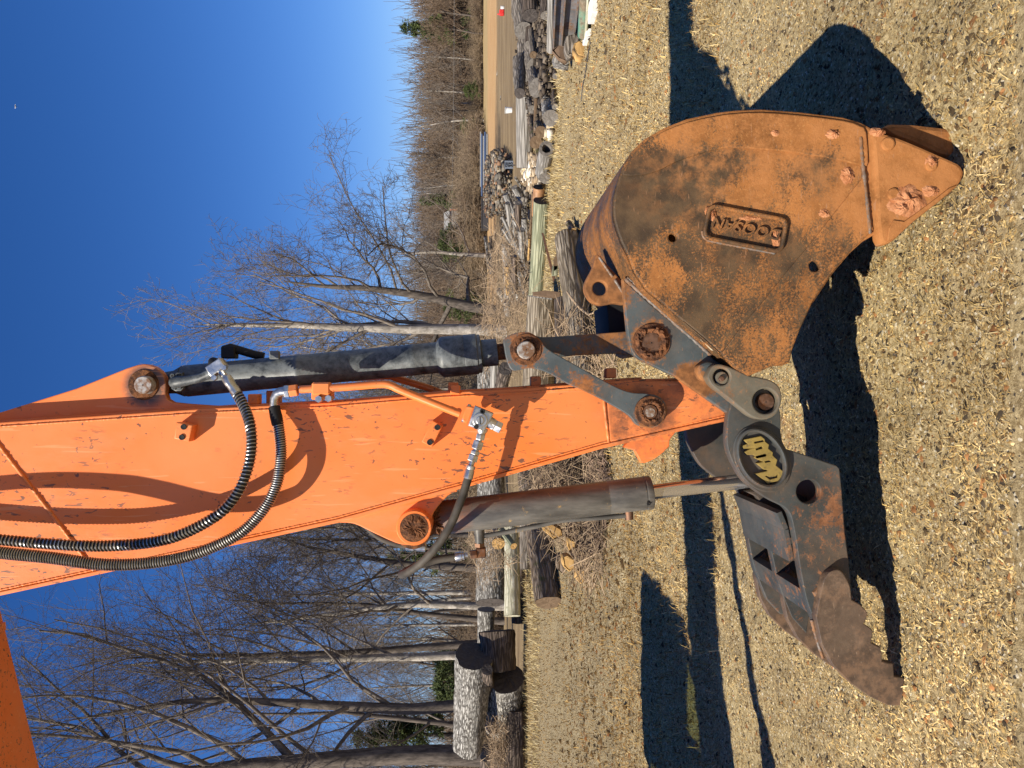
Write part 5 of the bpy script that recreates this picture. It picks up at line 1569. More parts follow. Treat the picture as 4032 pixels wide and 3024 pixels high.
# driftwood and broken branches heaped between the green pole and the clay
STK = [(1978, 853, 2080, 1070, 7, 'grey driftwood branch slanting down across the scrap heap'), (1980, 900, 2042, 1000, 8, 'grey split plank leaning in the scrap heap above the black gap'),
       (2006, 856, 2036, 935, 11, 'wide grey board end standing in the scrap heap'), (1992, 962, 2002, 1180, 20, 'thick pale grey log at the back of the scrap heap'),
       (1996, 1050, 2003, 1160, 13, 'peeled yellowish log lying on the pale grey log'), (2008, 1008, 2064, 1096, 6, 'thin grey stick crossing the black gap of the scrap heap'),
       (2020, 862, 2062, 925, 9, 'splintered grey plank over the rusty pipe'), (1990, 765, 2030, 862, 13, 'pale broken stump piece at the top of the scrap heap'),
       (2026, 738, 2062, 800, 13, 'grey rounded root piece beside the rusty pipe'), (2046, 792, 2052, 885, 10, 'light grey plank standing behind the green pole'),
       (2064, 862, 2078, 1004, 12, 'long brown grey log lying along the back of the green pole'), (1912, 930, 1924, 1060, 8, 'whitish fence post farthest back beyond the heap'),
       (1934, 930, 1950, 1074, 10, 'dark post with a round sawn end beyond the heap'), (1922, 955, 1936, 1080, 8, 'brown post between two others beyond the heap'),
       (2030, 700, 2052, 735, 6, 'white stick poking out of the rubble'), (2004, 930, 2050, 960, 5, 'short grey stick in the middle of the scrap heap'),
       (2030, 1040, 2070, 1180, 6, 'crooked grey branch lying low in the scrap heap'), (2018, 1090, 2040, 1130, 18, 'grey weathered stump beside the crooked branch'),
       (2030, 1140, 2046, 1176, 17, 'white cut limb at the left end of the scrap heap'), (1966, 1140, 1986, 1190, 14, 'whitish chunk of wood above the scrap heap'),
       (1992, 1186, 2002, 1240, 14, 'mottled pale stump behind the thorny branches')]
for i, (xa, ya, xb, yb, rp, lb) in enumerate(STK):
    Y = min(autoY(max(xa, xb) + 14, 4), 60)
    if xa < 1960:
        Y = 48 + i * 0.7
    m = CUT_FRESH if 'yellow' in lb else (BARK_WHITE if 'whit' in lb else (BARK_DARK if 'dark' in lb else GREYPLANK))
    log('branch' if 'branch' in lb or 'stick' in lb else ('post' if 'post' in lb else 'timber'), lb, (xa, ya), (xb, yb), rp, rp * 0.9, m, CUT_GREY, 60 + i, Y, Y + 0.4, 'stick' if 'stick' in lb else ('post' if 'post' in lb else 'wood'), 10, 0.12, bend=0.05)

# steel beams on blocks near the upper right corner of the frame
def beam(label, a, Ya, b, Yb, h, w, m):
    p, q = P(*a, Ya), P(*b, Yb)
    d = q - p
    L = d.length
    t = 0.022
    prof = [(-w / 2, -h / 2), (w / 2, -h / 2), (w / 2, -h / 2 + t), (t / 2, -h / 2 + t), (t / 2, h / 2 - t), (w / 2, h / 2 - t), (w / 2, h / 2), (-w / 2, h / 2), (-w / 2, h / 2 - t), (-t / 2, h / 2 - t), (-t / 2, -h / 2 + t), (-w / 2, -h / 2 + t)]
    n = len(prof)
    V = [Vector((0, y, z)) for y, z in prof] + [Vector((L, y, z)) for y, z in prof]
    F = [(i, (i + 1) % n, n + (i + 1) % n, n + i) for i in range(n)] + [tuple(range(n - 1, -1, -1)), tuple(range(n, 2 * n))]
    me = mesh_from(V, F)
    me.materials.append(m)
    o = bpy.data.objects.new('steel_beam', me)
    COL.objects.link(o)
    o.location = p
    o.rotation_euler = d.to_track_quat('X', 'Z').to_euler()
    return tag(o, label, 'steel beam')
beam('grey steel beam, topmost of the stack near the upper right corner', (2196, 188), 11.6, (2216, -140), 9.6, 0.17, 0.15, BEAMGREY)
beam('brown steel beam under the grey one near the upper right corner', (2232, 178), 11.2, (2262, -140), 9.3, 0.20, 0.16, BEAMGREY)
log('steel_tank', 'long green rusting steel tube at the grass edge in the upper right corner', (2296, 140), (2314, -160), 22, 26, GREENSTEEL, GREENSTEEL, 51, 9.8, 8.9, 'tube', 20, 0.01, (1, 1), 0.0)
log('timber', 'pale round batten under the green rusting tube', (2306, 146), (2330, -150), 6, 7, PALEPOLE, PALEPOLE, 52, 9.7, 8.8, 'batten', 10)
def block_thing(name, label, cat, px, Y, sx_, sy_, sz_, m):
    p = P(*px, Y)
    me = box_mesh(0, 0, 0, sx_, sy_, sz_, None, min(sx_, sz_) * 0.08)
    me.materials.append(m)
    o = bpy.data.objects.new(name, me)
    COL.objects.link(o)
    o.location = p
    return tag(o, label, cat)
block_thing('support_block', 'white block under the green tube at the frame edge', 'block', (2336, 38), 9.2, 0.22, 0.3, 0.09, WHITE)
block_thing('support_block', 'small white block under the near end of the green tube', 'block', (2315, 146), 9.75, 0.10, 0.3, 0.10, WHITE)

# cable on the straw
tag(put('cable', (lambda V, F: (tube_arrays([G(2326, 158, 0.02), G(2316, 210, 0.025), G(2306, 280, 0.02), G(2294, 340, 0.02), G(2288, 400, 0.02)], 0.007, 6, V, F), mesh_from(V, F))[1])([], []), BLACKSTEEL), 'thin dark cable lying on the straw near the steel beams', 'cable')

# heaps of broken stone
def rubble(name, label, poly, n, size, tints, seed, mound=0.3):
    R = np.random.RandomState(seed)
    xs = [p[0] for p in poly]; ysx = [p[1] for p in poly]
    V, F, T = [], [], []
    base = np.array([[-1, -1, -1], [1, -1, -1], [1, 1, -1], [-1, 1, -1], [-1, -1, 1], [1, -1, 1], [1, 1, 1], [-1, 1, 1]], float)
    fb = [(0, 3, 2, 1), (4, 5, 6, 7), (0, 1, 5, 4), (1, 2, 6, 5), (2, 3, 7, 6), (3, 0, 4, 7)]
    c = 0
    while c < n:
        x, y = R.uniform(min(xs), max(xs)), R.uniform(min(ysx), max(ysx))
        ins = False
        for i in range(len(poly)):
            (x1, y1), (x2, y2) = poly[i - 1], poly[i]
            if (y1 > y) != (y2 > y) and x < (x2 - x1) * (y - y1) / (y2 - y1) + x1:
                ins = not ins
        if not ins:
            continue
        p = G(x, y)
        s = size * (0.35 + R.rand() ** 2 * 1.2)
        v = base * (1 + 0.7 * (R.rand(8, 3) - 0.5)) * 0.5 * s * np.array([1.1, 0.9, 0.75])
        a = R.rand() * 6.28
        v = v @ np.array([[math.cos(a), -math.sin(a), 0], [math.sin(a), math.cos(a), 0], [0, 0, 1]])
        v += np.array([p.x, p.y, R.rand() * mound])
        b = len(V)
        V += [tuple(q) for q in v]
        F += [tuple(b + k for k in f) for f in fb]
        T += [tuple(np.array(tints[R.randint(len(tints))]) * (0.75 + 0.5 * R.rand()))] * 8
        c += 1
    me = np_mesh(name, np.array(V), np.array(F), np.array(T))
    return kind(put(name, me, STONE), 'stuff', label)
rubble('white_rubble', 'heap of broken white and yellow stone in front of the bare trunk', [(2084, 490), (2100, 500), (2098, 600), (2104, 690), (2086, 700), (2066, 680), (2062, 600), (2074, 540)], 700, 0.11, [(0.66, 0.60, 0.48), (0.60, 0.47, 0.28), (0.72, 0.69, 0.62)], 3, 0.10)
rubble('white_rubble', 'white broken stones at the grass edge under the blue grey sawn end', [(2150, 486), (2176, 490), (2186, 530), (2150, 545)], 90, 0.10, [(0.66, 0.62, 0.55), (0.5, 0.42, 0.3)], 4, 0.10)
rubble('brown_rubble', 'bark litter and crumbled wood along the grass edge', [(2090, 600), (2146, 640), (2150, 800), (2100, 760), (2060, 720)], 500, 0.10, [(0.33, 0.24, 0.15), (0.46, 0.36, 0.24), (0.24, 0.18, 0.12), (0.55, 0.48, 0.38)], 5, 0.10)
rubble('gravel_heap', 'dark heap of broken asphalt and bricks beyond the scrap wood', [(1942, 620), (1990, 590), (2020, 640), (2020, 720), (1985, 830), (1935, 860), (1912, 780), (1918, 680)], 3400, 0.15, [(0.15, 0.135, 0.115), (0.22, 0.19, 0.155), (0.09, 0.08, 0.07), (0.33, 0.28, 0.21), (0.26, 0.15, 0.09), (0.18, 0.13, 0.08)], 6, 0.6)

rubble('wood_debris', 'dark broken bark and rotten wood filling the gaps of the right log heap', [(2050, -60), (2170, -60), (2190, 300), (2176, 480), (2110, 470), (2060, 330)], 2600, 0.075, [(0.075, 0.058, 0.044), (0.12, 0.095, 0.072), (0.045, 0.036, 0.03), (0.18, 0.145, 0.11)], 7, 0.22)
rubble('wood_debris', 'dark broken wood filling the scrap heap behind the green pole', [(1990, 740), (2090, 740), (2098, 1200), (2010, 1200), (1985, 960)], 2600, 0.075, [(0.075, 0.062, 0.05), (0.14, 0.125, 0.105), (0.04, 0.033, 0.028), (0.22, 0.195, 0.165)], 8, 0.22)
# twigs and brush under the stick
def brush(name, label, poly, Y0, Y1, n, lmin, lmax, seed, tints, zmax=0.35, w=0.006):
    R = np.random.RandomState(seed)
    xs = [p[0] for p in poly]; yy = [p[1] for p in poly]
    V, F = [], []
    c = 0
    while c < n:
        xd, yd = R.uniform(min(xs), max(xs)), R.uniform(min(yy), max(yy))
        ins = False
        for i in range(len(poly)):
            (x1, y1), (x2, y2) = poly[i - 1], poly[i]
            if (y1 > yd) != (y2 > yd) and xd < (x2 - x1) * (yd - y1) / (y2 - y1) + x1:
                ins = not ins
        if not ins:
            continue
        Y = min(autoY(xd, 0), R.uniform(Y0, Y1) * 1.5) if False else R.uniform(Y0, Y1)
        p = P(xd, yd, Y)
        if p.z < 0.0:
            p = G(xd, yd, 0.02 + R.rand() * 0.05)
        d = Vector((R.normal(), R.normal() * 0.6, R.normal() * 0.55)).normalized()
        L = R.uniform(lmin, lmax)
        r = w * R.uniform(0.4, 1.2)
        pts = [p + d * (L * (s - 0.5)) + Vector((R.normal(), R.normal(), R.normal())) * L * 0.035 for s in (0, 0.25, 0.5, 0.75, 1)]
        for q in pts:
            q.z = max(q.z, 0.01)
        tube_arrays(pts, [r, r * 0.9, r * 0.75, r * 0.6, r * 0.35], 3, V, F, False)
        c += 1
    me = mesh_from(V, F)
    return kind(put(name, me, tints), 'stuff', label)
TWIG = plain('pale_dead_twigs', (0.30, 0.215, 0.135), 0.9, 0, 0.5, 3)
TWIGDARK = plain('brown_dead_twigs', (0.15, 0.10, 0.068), 0.9, 0, 0.5, 3)
brush('brush', 'dead twigs and branches heaped under the stick and thumb cylinder', [(2090, 1700), (2330, 1640), (2395, 1900), (2370, 2240), (2330, 2330), (2230, 2200), (2130, 2050), (2080, 1900)], 9.2, 11.8, 1300, 0.2, 0.9, 1, TWIG)
brush('leaf_litter', 'brown leaves and fine twigs packed under the brush', [(2110, 1650), (2340, 1600), (2400, 1900), (2370, 2150), (2290, 2200), (2200, 2000), (2110, 1900)], 9.6, 12.2, 2600, 0.05, 0.28, 2, TWIGDARK, w=0.014)
brush('brush', 'dry twigs tangled beside the big pale barked log', [(2200, 1230), (2420, 1330), (2420, 1640), (2250, 1600), (2150, 1400)], 8.6, 10.2, 420, 0.2, 0.9, 3, TWIG)
brush('brush', 'thorny dry stems over the back of the scrap heap', [(1960, 930), (2080, 930), (2090, 1400), (1900, 1480), (1900, 1100)], 16.0, 24.0, 900, 0.4, 1.6, 4, TWIG, w=0.007)
brush('brush', 'tangled vines hanging over the log at the left edge', [(1925, 2850), (1990, 2830), (1990, 3060), (1930, 3060)], 20.4, 21.4, 420, 0.2, 0.8, 5, TWIG, w=0.008)
brush('brush', 'sparse dead twigs behind the left heap', [(1840, 2050), (1960, 2050), (2000, 2250), (2060, 2160), (1880, 2300)], 16.0, 18.0, 320, 0.3, 1.0, 6, TWIG)
# forked pale branch lying across the log by the bucket
fb_ = thing('branch', 'forked pale branch lying across the log beside the lifting ear', 'branch', P(2235, 1155, 9.6))
put('stem', (lambda V, F: (tube_arrays([P(2232, 1148, 9.6), P(2255, 1180, 9.4), P(2285, 1215, 9.2), P(2318, 1240, 9.0), P(2340, 1262, 9.0), P(2362, 1280, 9.0)], [0.010, 0.017, 0.015, 0.013, 0.010, 0.006], 7, V, F), mesh_from(V, F))[1])([], []), TWIG, fb_)
put('twig', (lambda V, F: (tube_arrays([P(2318, 1240, 9.0), P(2345, 1228, 8.9), P(2380, 1208, 8.8), P(2400, 1205, 8.8)], [0.011, 0.010, 0.008, 0.005], 6, V, F), mesh_from(V, F))[1])([], []), TWIG, fb_)
put('twig', (lambda V, F: (tube_arrays([P(2362, 1280, 9.0), P(2368, 1262, 8.9), P(2364, 1240, 8.9), P(2376, 1222, 8.9)], [0.008, 0.007, 0.006, 0.004], 6, V, F), mesh_from(V, F))[1])([], []), TWIG, fb_)

# ---- things far across the yard
for i, (xd, m, r) in enumerate(((1893, GREYPIPE, 3.2), (1898, BLUEPIPE, 4.0), (1905, GREYPIPE, 3.4), (1911, BLUEPIPE, 4.4), (1919, GREYPIPE, 3.6))):
    log('pipe', ('grey' if m is GREYPIPE else 'blue') + ' pipe, ' + ('topmost', 'second from the top', 'middle one', 'fourth from the top', 'lowest')[i] + ' of the long rack before the thicket', (xd, 520 + (i % 3) * 8), (xd, 735 + (i * 37 % 50)), r, r, m, m, 80 + i, 84 - i * 0.3, 84 - i * 0.3, 'pipe', 8, 0.0, bend=0.0)
rk = thing('pipe_rack', 'low dark rack holding the long blue and grey pipes', 'rack', P(1926, 620, 84))
for yd in (545, 630, 715):
    p = P(1908, yd, 84.2)
    put('rack_post', box_mesh(p.x, p.y + 0.25, p.z, 0.12, 0.12, 1.1), BLACKSTEEL, rk)
lt = thing('metal_box', 'long low dark metal box standing before the thicket', 'box', P(1926, 845, 82))
p = P(1911, 845, 82)
put('box_body', box_mesh(p.x, p.y, p.z, 3.3, 1.4, 0.72, None, 0.04), BLACKSTEEL, lt)
put('box_lid', box_mesh(p.x, p.y, p.z + 0.40, 3.4, 1.5, 0.07, None, 0.02), BLACKSTEEL, lt)
sg = thing('road_sign', 'small grey SPEED LIMIT 35 sign standing in the rubble heap', 'sign', P(2020, 648, 27.5))
p0, p1 = P(1987, 664, 27.5), P(2021, 633, 27.5)
cx_, cz_ = (p0.x + p1.x) / 2, (p0.z + p1.z) / 2
put('sign_panel', box_mesh(cx_, 27.5, cz_, abs(p1.x - p0.x), 0.012, abs(p1.z - p0.z), None, 0.003), SIGNGREY, sg)
put('sign_post', box_mesh(cx_, 27.54, cz_ - 0.22, 0.03, 0.03, 0.5), BLACKSTEEL, sg)
def lettering(txt, x, z, size, y, m, parent):
    tx = bpy.data.curves.new('t', 'FONT')
    tx.body = txt; tx.align_x = 'CENTER'; tx.align_y = 'CENTER'; tx.size = size; tx.offset = 0.012 * size * 4
    to = bpy.data.objects.new('t', tx)
    tm = bpy.data.meshes.new_from_object(to)
    bpy.data.objects.remove(to)
    tm.transform(Matrix.Translation((x, y, z)) @ Matrix.Rotation(math.pi / 2, 4, 'X'))
    return put('lettering', tm, m, parent)
lettering('SPEED', cx_, cz_ + 0.105, 0.075, 27.49, SIGNBLACK, sg)
lettering('LIMIT', cx_, cz_ + 0.035, 0.075, 27.49, SIGNBLACK, sg)
lettering('35', cx_, cz_ - 0.075, 0.19, 27.49, SIGNBLACK, sg)
wb = thing('white_bucket', 'small white bucket on the brown earth above the bare trunk', 'bucket', P(2014, 434, 29))
p = P(2016, 434, 29)
lathe('bucket_body', (p.x, 29, p.z), (p.x, 29, p.z + 0.27), [(0, 0.10), (0.25, 0.13), (0.27, 0.13)], WHITE, wb, 18)
lathe('bucket_rim', (p.x, 29, p.z + 0.24), (p.x, 29, p.z + 0.262), [(0, 0.137), (0.022, 0.137)], GREYPIPE, wb, 18)
rc = thing('fuel_can', 'small red can standing far off on the orange clay', 'can', P(1986, 50, 38))
p = P(1986, 50, 38)
put('can_body', box_mesh(p.x, 38, p.z + 0.13, 0.30, 0.2, 0.26, None, 0.05), REDPAINT, rc)
lathe('can_spout', (p.x - 0.08, 38, p.z + 0.24), (p.x - 0.08, 38, p.z + 0.36), [(0, 0.05), (0.12, 0.025)], REDPAINT, rc, 10)
wp = thing('paint_pail', 'grey and white pail beside the small red can', 'pail', P(1986, 30, 38))
p = P(1986, 31, 38)
lathe('pail_body', (p.x, 38, p.z), (p.x, 38, p.z + 0.19), [(0, 0.085), (0.17, 0.10), (0.19, 0.10)], WHITE, wp, 14)
lathe('pail_base', (p.x, 38, p.z - 0.01), (p.x, 38, p.z + 0.05), [(0, 0.098), (0.06, 0.098)], GREYPIPE, wp, 14)
log('branch', 'bleached white branch lying on the orange clay', (1962, 262), (1956, 300), 3, 2, BARK_WHITE, CUT_GREY, 91, 49, 49, 'branch', 6)
log('branch', 'short white scrap lying above the white bucket', (1972, 378), (1972, 394), 3, 3, BARK_WHITE, CUT_GREY, 92, 43, 43, 'scrap', 6)
sh_ = thing('shed', 'small grey shed with an orange gable board half hidden by the thicket', 'shed', P(1800, 856, 126))
p = P(1800, 856, 126)
put('wall', box_mesh(p.x, 128, p.z - 0.6, 3.2, 3.0, 4.0), GREYPIPE, sh_)
V = [(p.x - 1.8, 126.2, p.z + 1.3), (p.x + 1.2, 126.2, p.z + 1.3), (p.x + 1.2, 128, p.z + 2.3), (p.x - 1.8, 128, p.z + 2.3), (p.x + 1.2, 130, p.z + 1.3), (p.x - 1.8, 130, p.z + 1.3)]
put('roof', mesh_from(V, [(0, 1, 2, 3), (3, 2, 4, 5), (0, 5, 4, 1), (1, 4, 2), (0, 3, 5)]), GREYPIPE, sh_)
put('gable_board', box_mesh(p.x + 1.28, 126.1, p.z + 0.3, 0.30, 0.14, 1.8), plain('orange_board', (0.42, 0.17, 0.09), 0.7), sh_)
tag(put('overhead_wire', (lambda V, F: (tube_arrays([Vector((x, 118 + 0.06 * x, 4.85 + 0.00035 * (x - 60) ** 2)) for x in range(26, 150, 6)], 0.022, 5, V, F), mesh_from(V, F))[1])([], []), GREYPIPE), 'thin pale overhead wire strung before the far tree line', 'wire')
# airliner high up
pl_at = P(61, 418, 3200)
av = thing('airplane', 'tiny white airliner high in the blue sky', 'airplane', pl_at)
lathe('fuselage', pl_at + Vector((-9, 0, 0)), pl_at + Vector((9, 0, 0.8)), [(0, 0.3), (2, 1.4), (14, 1.5), (18, 0.4)], WHITE, av, 12)
put('wing', box_mesh(pl_at.x, pl_at.y, pl_at.z - 0.3, 2.6, 17, 0.35), WHITE, av)
put('tail_fin', box_mesh(pl_at.x - 8, pl_at.y, pl_at.z + 2, 1.8, 0.3, 2.8), WHITE, av)
# ------------------------------------------------------------------ bare winter trees
def treebark(name, c0, c1, lit=None):
    k = M(name, 0.95, 0, 0.1)
    n = k.noise(1.0, 6, 0.7, k.scaled((6, 6, 1.6)))
    c = k.mix(k.step(n, 0.34, 0.66), c0, c1)
    if lit:
        c = k.mix(k.step(k.noise(1.3, 5, 0.7), 0.5, 0.62), c, lit)
    k.color(c)
    k.bump(n, 0.6, 0.03)
    return k.m
TB_LIGHT = treebark('pale_tree_bark', (0.15, 0.13, 0.11), (0.36, 0.325, 0.28), (0.44, 0.40, 0.35))
TB_DARK = treebark('dark_tree_bark', (0.055, 0.046, 0.040), (0.15, 0.125, 0.105))
TWIG_GREY = treebark('grey_twigs', (0.13, 0.108, 0.090), (0.24, 0.205, 0.170))
TWIG_DARK = treebark('dark_twigs', (0.085, 0.071, 0.060), (0.19, 0.160, 0.132))
TWIG_BROWN = treebark('brown_twigs', (0.12, 0.085, 0.060), (0.25, 0.185, 0.130))
THICKET = treebark('thicket_stems', (0.16, 0.115, 0.075), (0.32, 0.245, 0.165))
NEEDLE = M('evergreen_needles', 0.8, 0, 0.2)
NEEDLE.color(NEEDLE.mix(NEEDLE.step(NEEDLE.noise(0.9, 5, .7), .35, .65), (0.028, 0.044, 0.016), (0.095, 0.115, 0.035)))
NEEDLE = NEEDLE.m

def grow_tree(seed, h, r0, fork=0.35, spread=0.75, lean=(0, 0), counts=(10, 8, 6, 5), crown_up=0.35, twig=0.006, limb_len=0.55, bend=0.10, first=0.3, thin=0.62, side=None):
    """returns (trunk polylines, crown polylines) of (pts, radii, sides)"""
    R = np.random.RandomState(seed)
    trunk, crown = [], []
    def rnd3():
        v = R.normal(size=3)
        return Vector(v)
    def path(p, d, L, nseg, wob, up):
        pts = [p.copy()]
        d = d.normalized()
        for i in range(nseg):
            d = (d + rnd3() * wob + Vector((0, 0, up))).normalized()
            pts.append(pts[-1] + d * (L / nseg))
        return pts
    def child(p, d, L, r, lvl):
        nseg = (7, 6, 4, 3)[min(lvl, 3)]
        pts = path(p, d, L, nseg, bend * (1.3 if lvl < 2 else 1.7), crown_up * (0.16 if lvl == 0 else 0.10))
        rt = max(r * 0.25, twig * 0.6)
        rad = [r + (rt - r) * (i / nseg) ** 0.8 for i in range(nseg + 1)]
        (crown).append((pts, rad, (5, 4, 3, 3)[min(lvl, 3)]))
        if lvl + 1 < len(counts):
            n = max(int(counts[lvl + 1] * (0.7 + 0.6 * R.rand()) * (0.5 + 0.5 * min(L / 2.0, 1.5))), 2)
            for k in range(n):
                s = 0.18 + 0.82 * (k + R.rand()) / n
                f = s * nseg
                i = min(int(f), nseg - 1)
                q = pts[i].lerp(pts[i + 1], f - i)
                t = (pts[i + 1] - pts[i]).normalized()
                sd = rnd3(); sd = (sd - t * sd.dot(t)).normalized()
                dd = (t * (0.55 + 0.5 * R.rand()) + sd * (0.55 + 0.5 * R.rand())).normalized()
                rr = max((rad[i] + (rad[i + 1] - rad[i]) * (f - i)) * thin * (0.6 + 0.4 * R.rand()), twig)
                child(q, dd, L * (0.34 + 0.30 * R.rand()) * (1.15 - 0.5 * s), rr, lvl + 1)
    d0 = Vector((lean[0], lean[1], 1))
    N = 12
    pts = path(Vector((0, 0, -0.3)), d0, h * 0.97, N, 0.045 if fork > 0.2 else 0.06, 0.05)
    rad = [r0 * (1.35 if i == 0 else 1.0) * (1 - (i / N)) ** 0.75 + twig * 1.5 for i in range(N + 1)]
    trunk.append((pts, rad, 9))
    n = counts[0]
    for k in range(n):
        s = first + (0.97 - first) * (k + 0.5 * R.rand()) / n
        f = s * N
        i = min(int(f), N - 1)
        q = pts[i].lerp(pts[i + 1], f - i)
        az = 2.39996 * k + R.rand() * 0.9
        if side is not None and R.rand() < 0.6:
            az = side + R.normal() * 0.7
        el = (0.55 + 0.5 * s) if spread < 0.9 else (0.30 + 0.5 * s)
        dd = Vector((math.cos(az) * spread, math.sin(az) * spread, el))
        child(q, dd, h * limb_len * (1.12 - 0.75 * s) * (0.75 + 0.5 * R.rand()), max((rad[i]) * (0.30 + 0.24 * R.rand()), twig * 2), 0)
    return trunk, crown

def poly_mesh(name, lines):
    """all the tubes of a tree in one numpy mesh"""
    VV, FF, base = [], [], 0
    for pts, rad, n in lines:
        p = np.array([tuple(q) for q in pts])
        t = np.gradient(p, axis=0)
        t /= np.linalg.norm(t, axis=1)[:, None] + 1e-9
        ref = np.array([0.0, 0, 1]) if abs(t[0][2]) < 0.85 else np.array([1.0, 0, 0])
        a = np.cross(t, ref); a /= np.linalg.norm(a, axis=1)[:, None] + 1e-9
        b = np.cross(t, a)
        th = np.arange(n) * 2 * np.pi / n
        r = np.array(rad)[:, None, None]
        ring = p[:, None, :] + r * (a[:, None, :] * np.cos(th)[None, :, None] + b[:, None, :] * np.sin(th)[None, :, None])
        VV.append(ring.reshape(-1, 3))
        N = len(p)
        i, j = np.meshgrid(np.arange(N - 1), np.arange(n), indexing='ij')
        j2 = (j + 1) % n
        f = np.stack([i * n + j, i * n + j2, (i + 1) * n + j2, (i + 1) * n + j], 2).reshape(-1, 4) + base
        FF.append(f)
        base += N * n
    me = np_mesh(name, np.concatenate(VV), np.concatenate(FF))
    me.shade_smooth()
    return me

def tree_proto(seed, bark_m, twig_m, **kw):
    tr, cr = grow_tree(seed, **kw)
    mt, mc = poly_mesh('trunk', tr), poly_mesh('crown', cr)
    mt.materials.append(bark_m)
    mc.materials.append(twig_m)
    return mt, mc

def plant(name, label, meshes, loc, rz, sc, group=None, cat='tree', parts=('trunk', 'crown')):
    e = thing(name, label, cat, loc, group)
    e.rotation_euler = (0, 0, rz)
    e.scale = (sc, sc, sc) if not isinstance(sc, tuple) else sc
    for nm, me in zip(parts, meshes):
        o = bpy.data.objects.new(nm, me)
        COL.objects.link(o)
        o.parent = e
    return e

def at(yd, D):
    x = (1512.0 - yd) / FPX * D
    return Vector((x, D, 0))

# big trees one can tell apart
big = [
    ('tree', 'tall slim pale barked bare tree rising behind the bucket cylinder', 1308, 36, 0, dict(seed=3, h=15.6, r0=0.29, spread=0.42, counts=(14, 8, 6, 4), crown_up=0.9, limb_len=0.50, first=0.22, twig=0.008, lean=(0.02, 0)), TB_LIGHT, TWIG_GREY),
    ('tree', 'spreading dark limbed bare tree leaning right behind the slim pale tree', 1236, 44, 0, dict(seed=8, h=13.6, r0=0.34, spread=0.95, counts=(13, 9, 7, 5), crown_up=0.45, limb_len=0.72, first=0.16, twig=0.010, lean=(0.24, 0), side=0.2, bend=0.18), TB_DARK, TWIG_DARK),
    ('tree', 'low spreading bare tree at the right of the spreading dark one', 1010, 66, 0, dict(seed=21, h=9.6, r0=0.20, spread=1.0, counts=(10, 8, 6, 4), crown_up=0.5, limb_len=0.7, first=0.2, twig=0.014, lean=(0.12, 0), bend=0.15), TB_LIGHT, TWIG_GREY),
    ('tree', 'thick dark trunk at the left edge whose limbs sweep to the top', 2985, 27, 0, dict(seed=5, h=21.0, r0=0.38, spread=0.60, counts=(11, 9, 7, 6), crown_up=0.8, limb_len=0.62, first=0.34, twig=0.0055, lean=(0.05, 0.02), side=0.1), TB_DARK, TWIG_DARK),
    ('tree', 'dark straight tree second from the left edge, forking high', 2770, 28, 0, dict(seed=12, h=17.0, r0=0.24, spread=0.66, counts=(13, 8, 6, 5), crown_up=0.7, limb_len=0.55, first=0.28, twig=0.007), TB_DARK, TWIG_DARK),
    ('tree', 'straight tree with a sunlit pale trunk above the huge white log', 2590, 33, 0, dict(seed=14, h=17.5, r0=0.20, spread=0.5, counts=(14, 8, 6, 5), crown_up=0.8, limb_len=0.48, first=0.3, twig=0.008), TB_LIGHT, TWIG_GREY),
    ('tree', 'straight darker twin trunk right of the sunlit pale one', 2530, 34, 1, dict(seed=15, h=18.0, r0=0.19, spread=0.5, counts=(14, 8, 6, 5), crown_up=0.8, limb_len=0.46, first=0.3, twig=0.008), TB_DARK, TWIG_DARK),
    ('tree', 'thin tree with a slightly curved trunk in the left wood', 2448, 38, 2, dict(seed=16, h=15.0, r0=0.15, spread=0.6, counts=(12, 8, 6, 5), crown_up=0.6, limb_len=0.5, first=0.3, twig=0.009), TB_DARK, TWIG_DARK),
    ('tree', 'crooked tree with pale lower trunk between thumb hose and pale pole', 2386, 37, 0, dict(seed=17, h=14.2, r0=0.19, spread=0.85, counts=(12, 8, 6, 5), crown_up=0.5, limb_len=0.62, first=0.26, twig=0.009, bend=0.16), TB_LIGHT, TWIG_GREY),
    ('tree', 'wide branching dark tree behind the thumb hose', 2240, 39, 0, dict(seed=18, h=13.0, r0=0.22, spread=0.95, counts=(13, 8, 6, 5), crown_up=0.5, limb_len=0.66, first=0.25, twig=0.009, bend=0.15), TB_DARK, TWIG_DARK),
    ('tree', 'slender bare tree close behind the thumb clevis', 2105, 43, 0, dict(seed=19, h=13.5, r0=0.16, spread=0.7, counts=(12, 8, 6, 5), crown_up=0.6, limb_len=0.55, first=0.25, twig=0.010), TB_DARK, TWIG_DARK),
    ('tree', 'slanting thin dark tree between the two trunks at the left edge', 2880, 30, 1, dict(seed=20, h=12.5, r0=0.12, spread=0.7, counts=(11, 8, 6, 4), crown_up=0.6, limb_len=0.55, first=0.22, twig=0.007, lean=(0.14, 0)), TB_DARK, TWIG_DARK),
    ('tree', 'bare tree with fine twigs showing just right of the bucket cylinder foot', 1420, 48, 1, dict(seed=23, h=14.0, r0=0.18, spread=0.55, counts=(14, 8, 6, 5), crown_up=0.7, limb_len=0.5, first=0.25, twig=0.012), TB_LIGHT, TWIG_GREY),
]
protos = []
for nm, lb, yd, D, rz, kw, bm_, tm_ in big:
    ms = tree_proto(bark_m=bm_, twig_m=tm_, **kw)
    protos.append(ms)
    plant(nm, lb, ms, at(yd, D), rz, 1.0)

RT = random.Random(77)
# the wood behind the left heap: one kind of tree, many of them
mid = [protos[i] for i in (4, 5, 7, 10, 12)]
for k in range(46):
    yd = 1380 + (k * 0.618034 % 1.0) * 2000
    D = RT.uniform(50, 96)
    plant('tree', 'bare tree among many in the wood behind the left log heap', RT.choice(mid), at(yd, D), RT.uniform(0, 6.28), RT.uniform(0.75, 1.05), 'bare trees in the wood behind the left log heap')
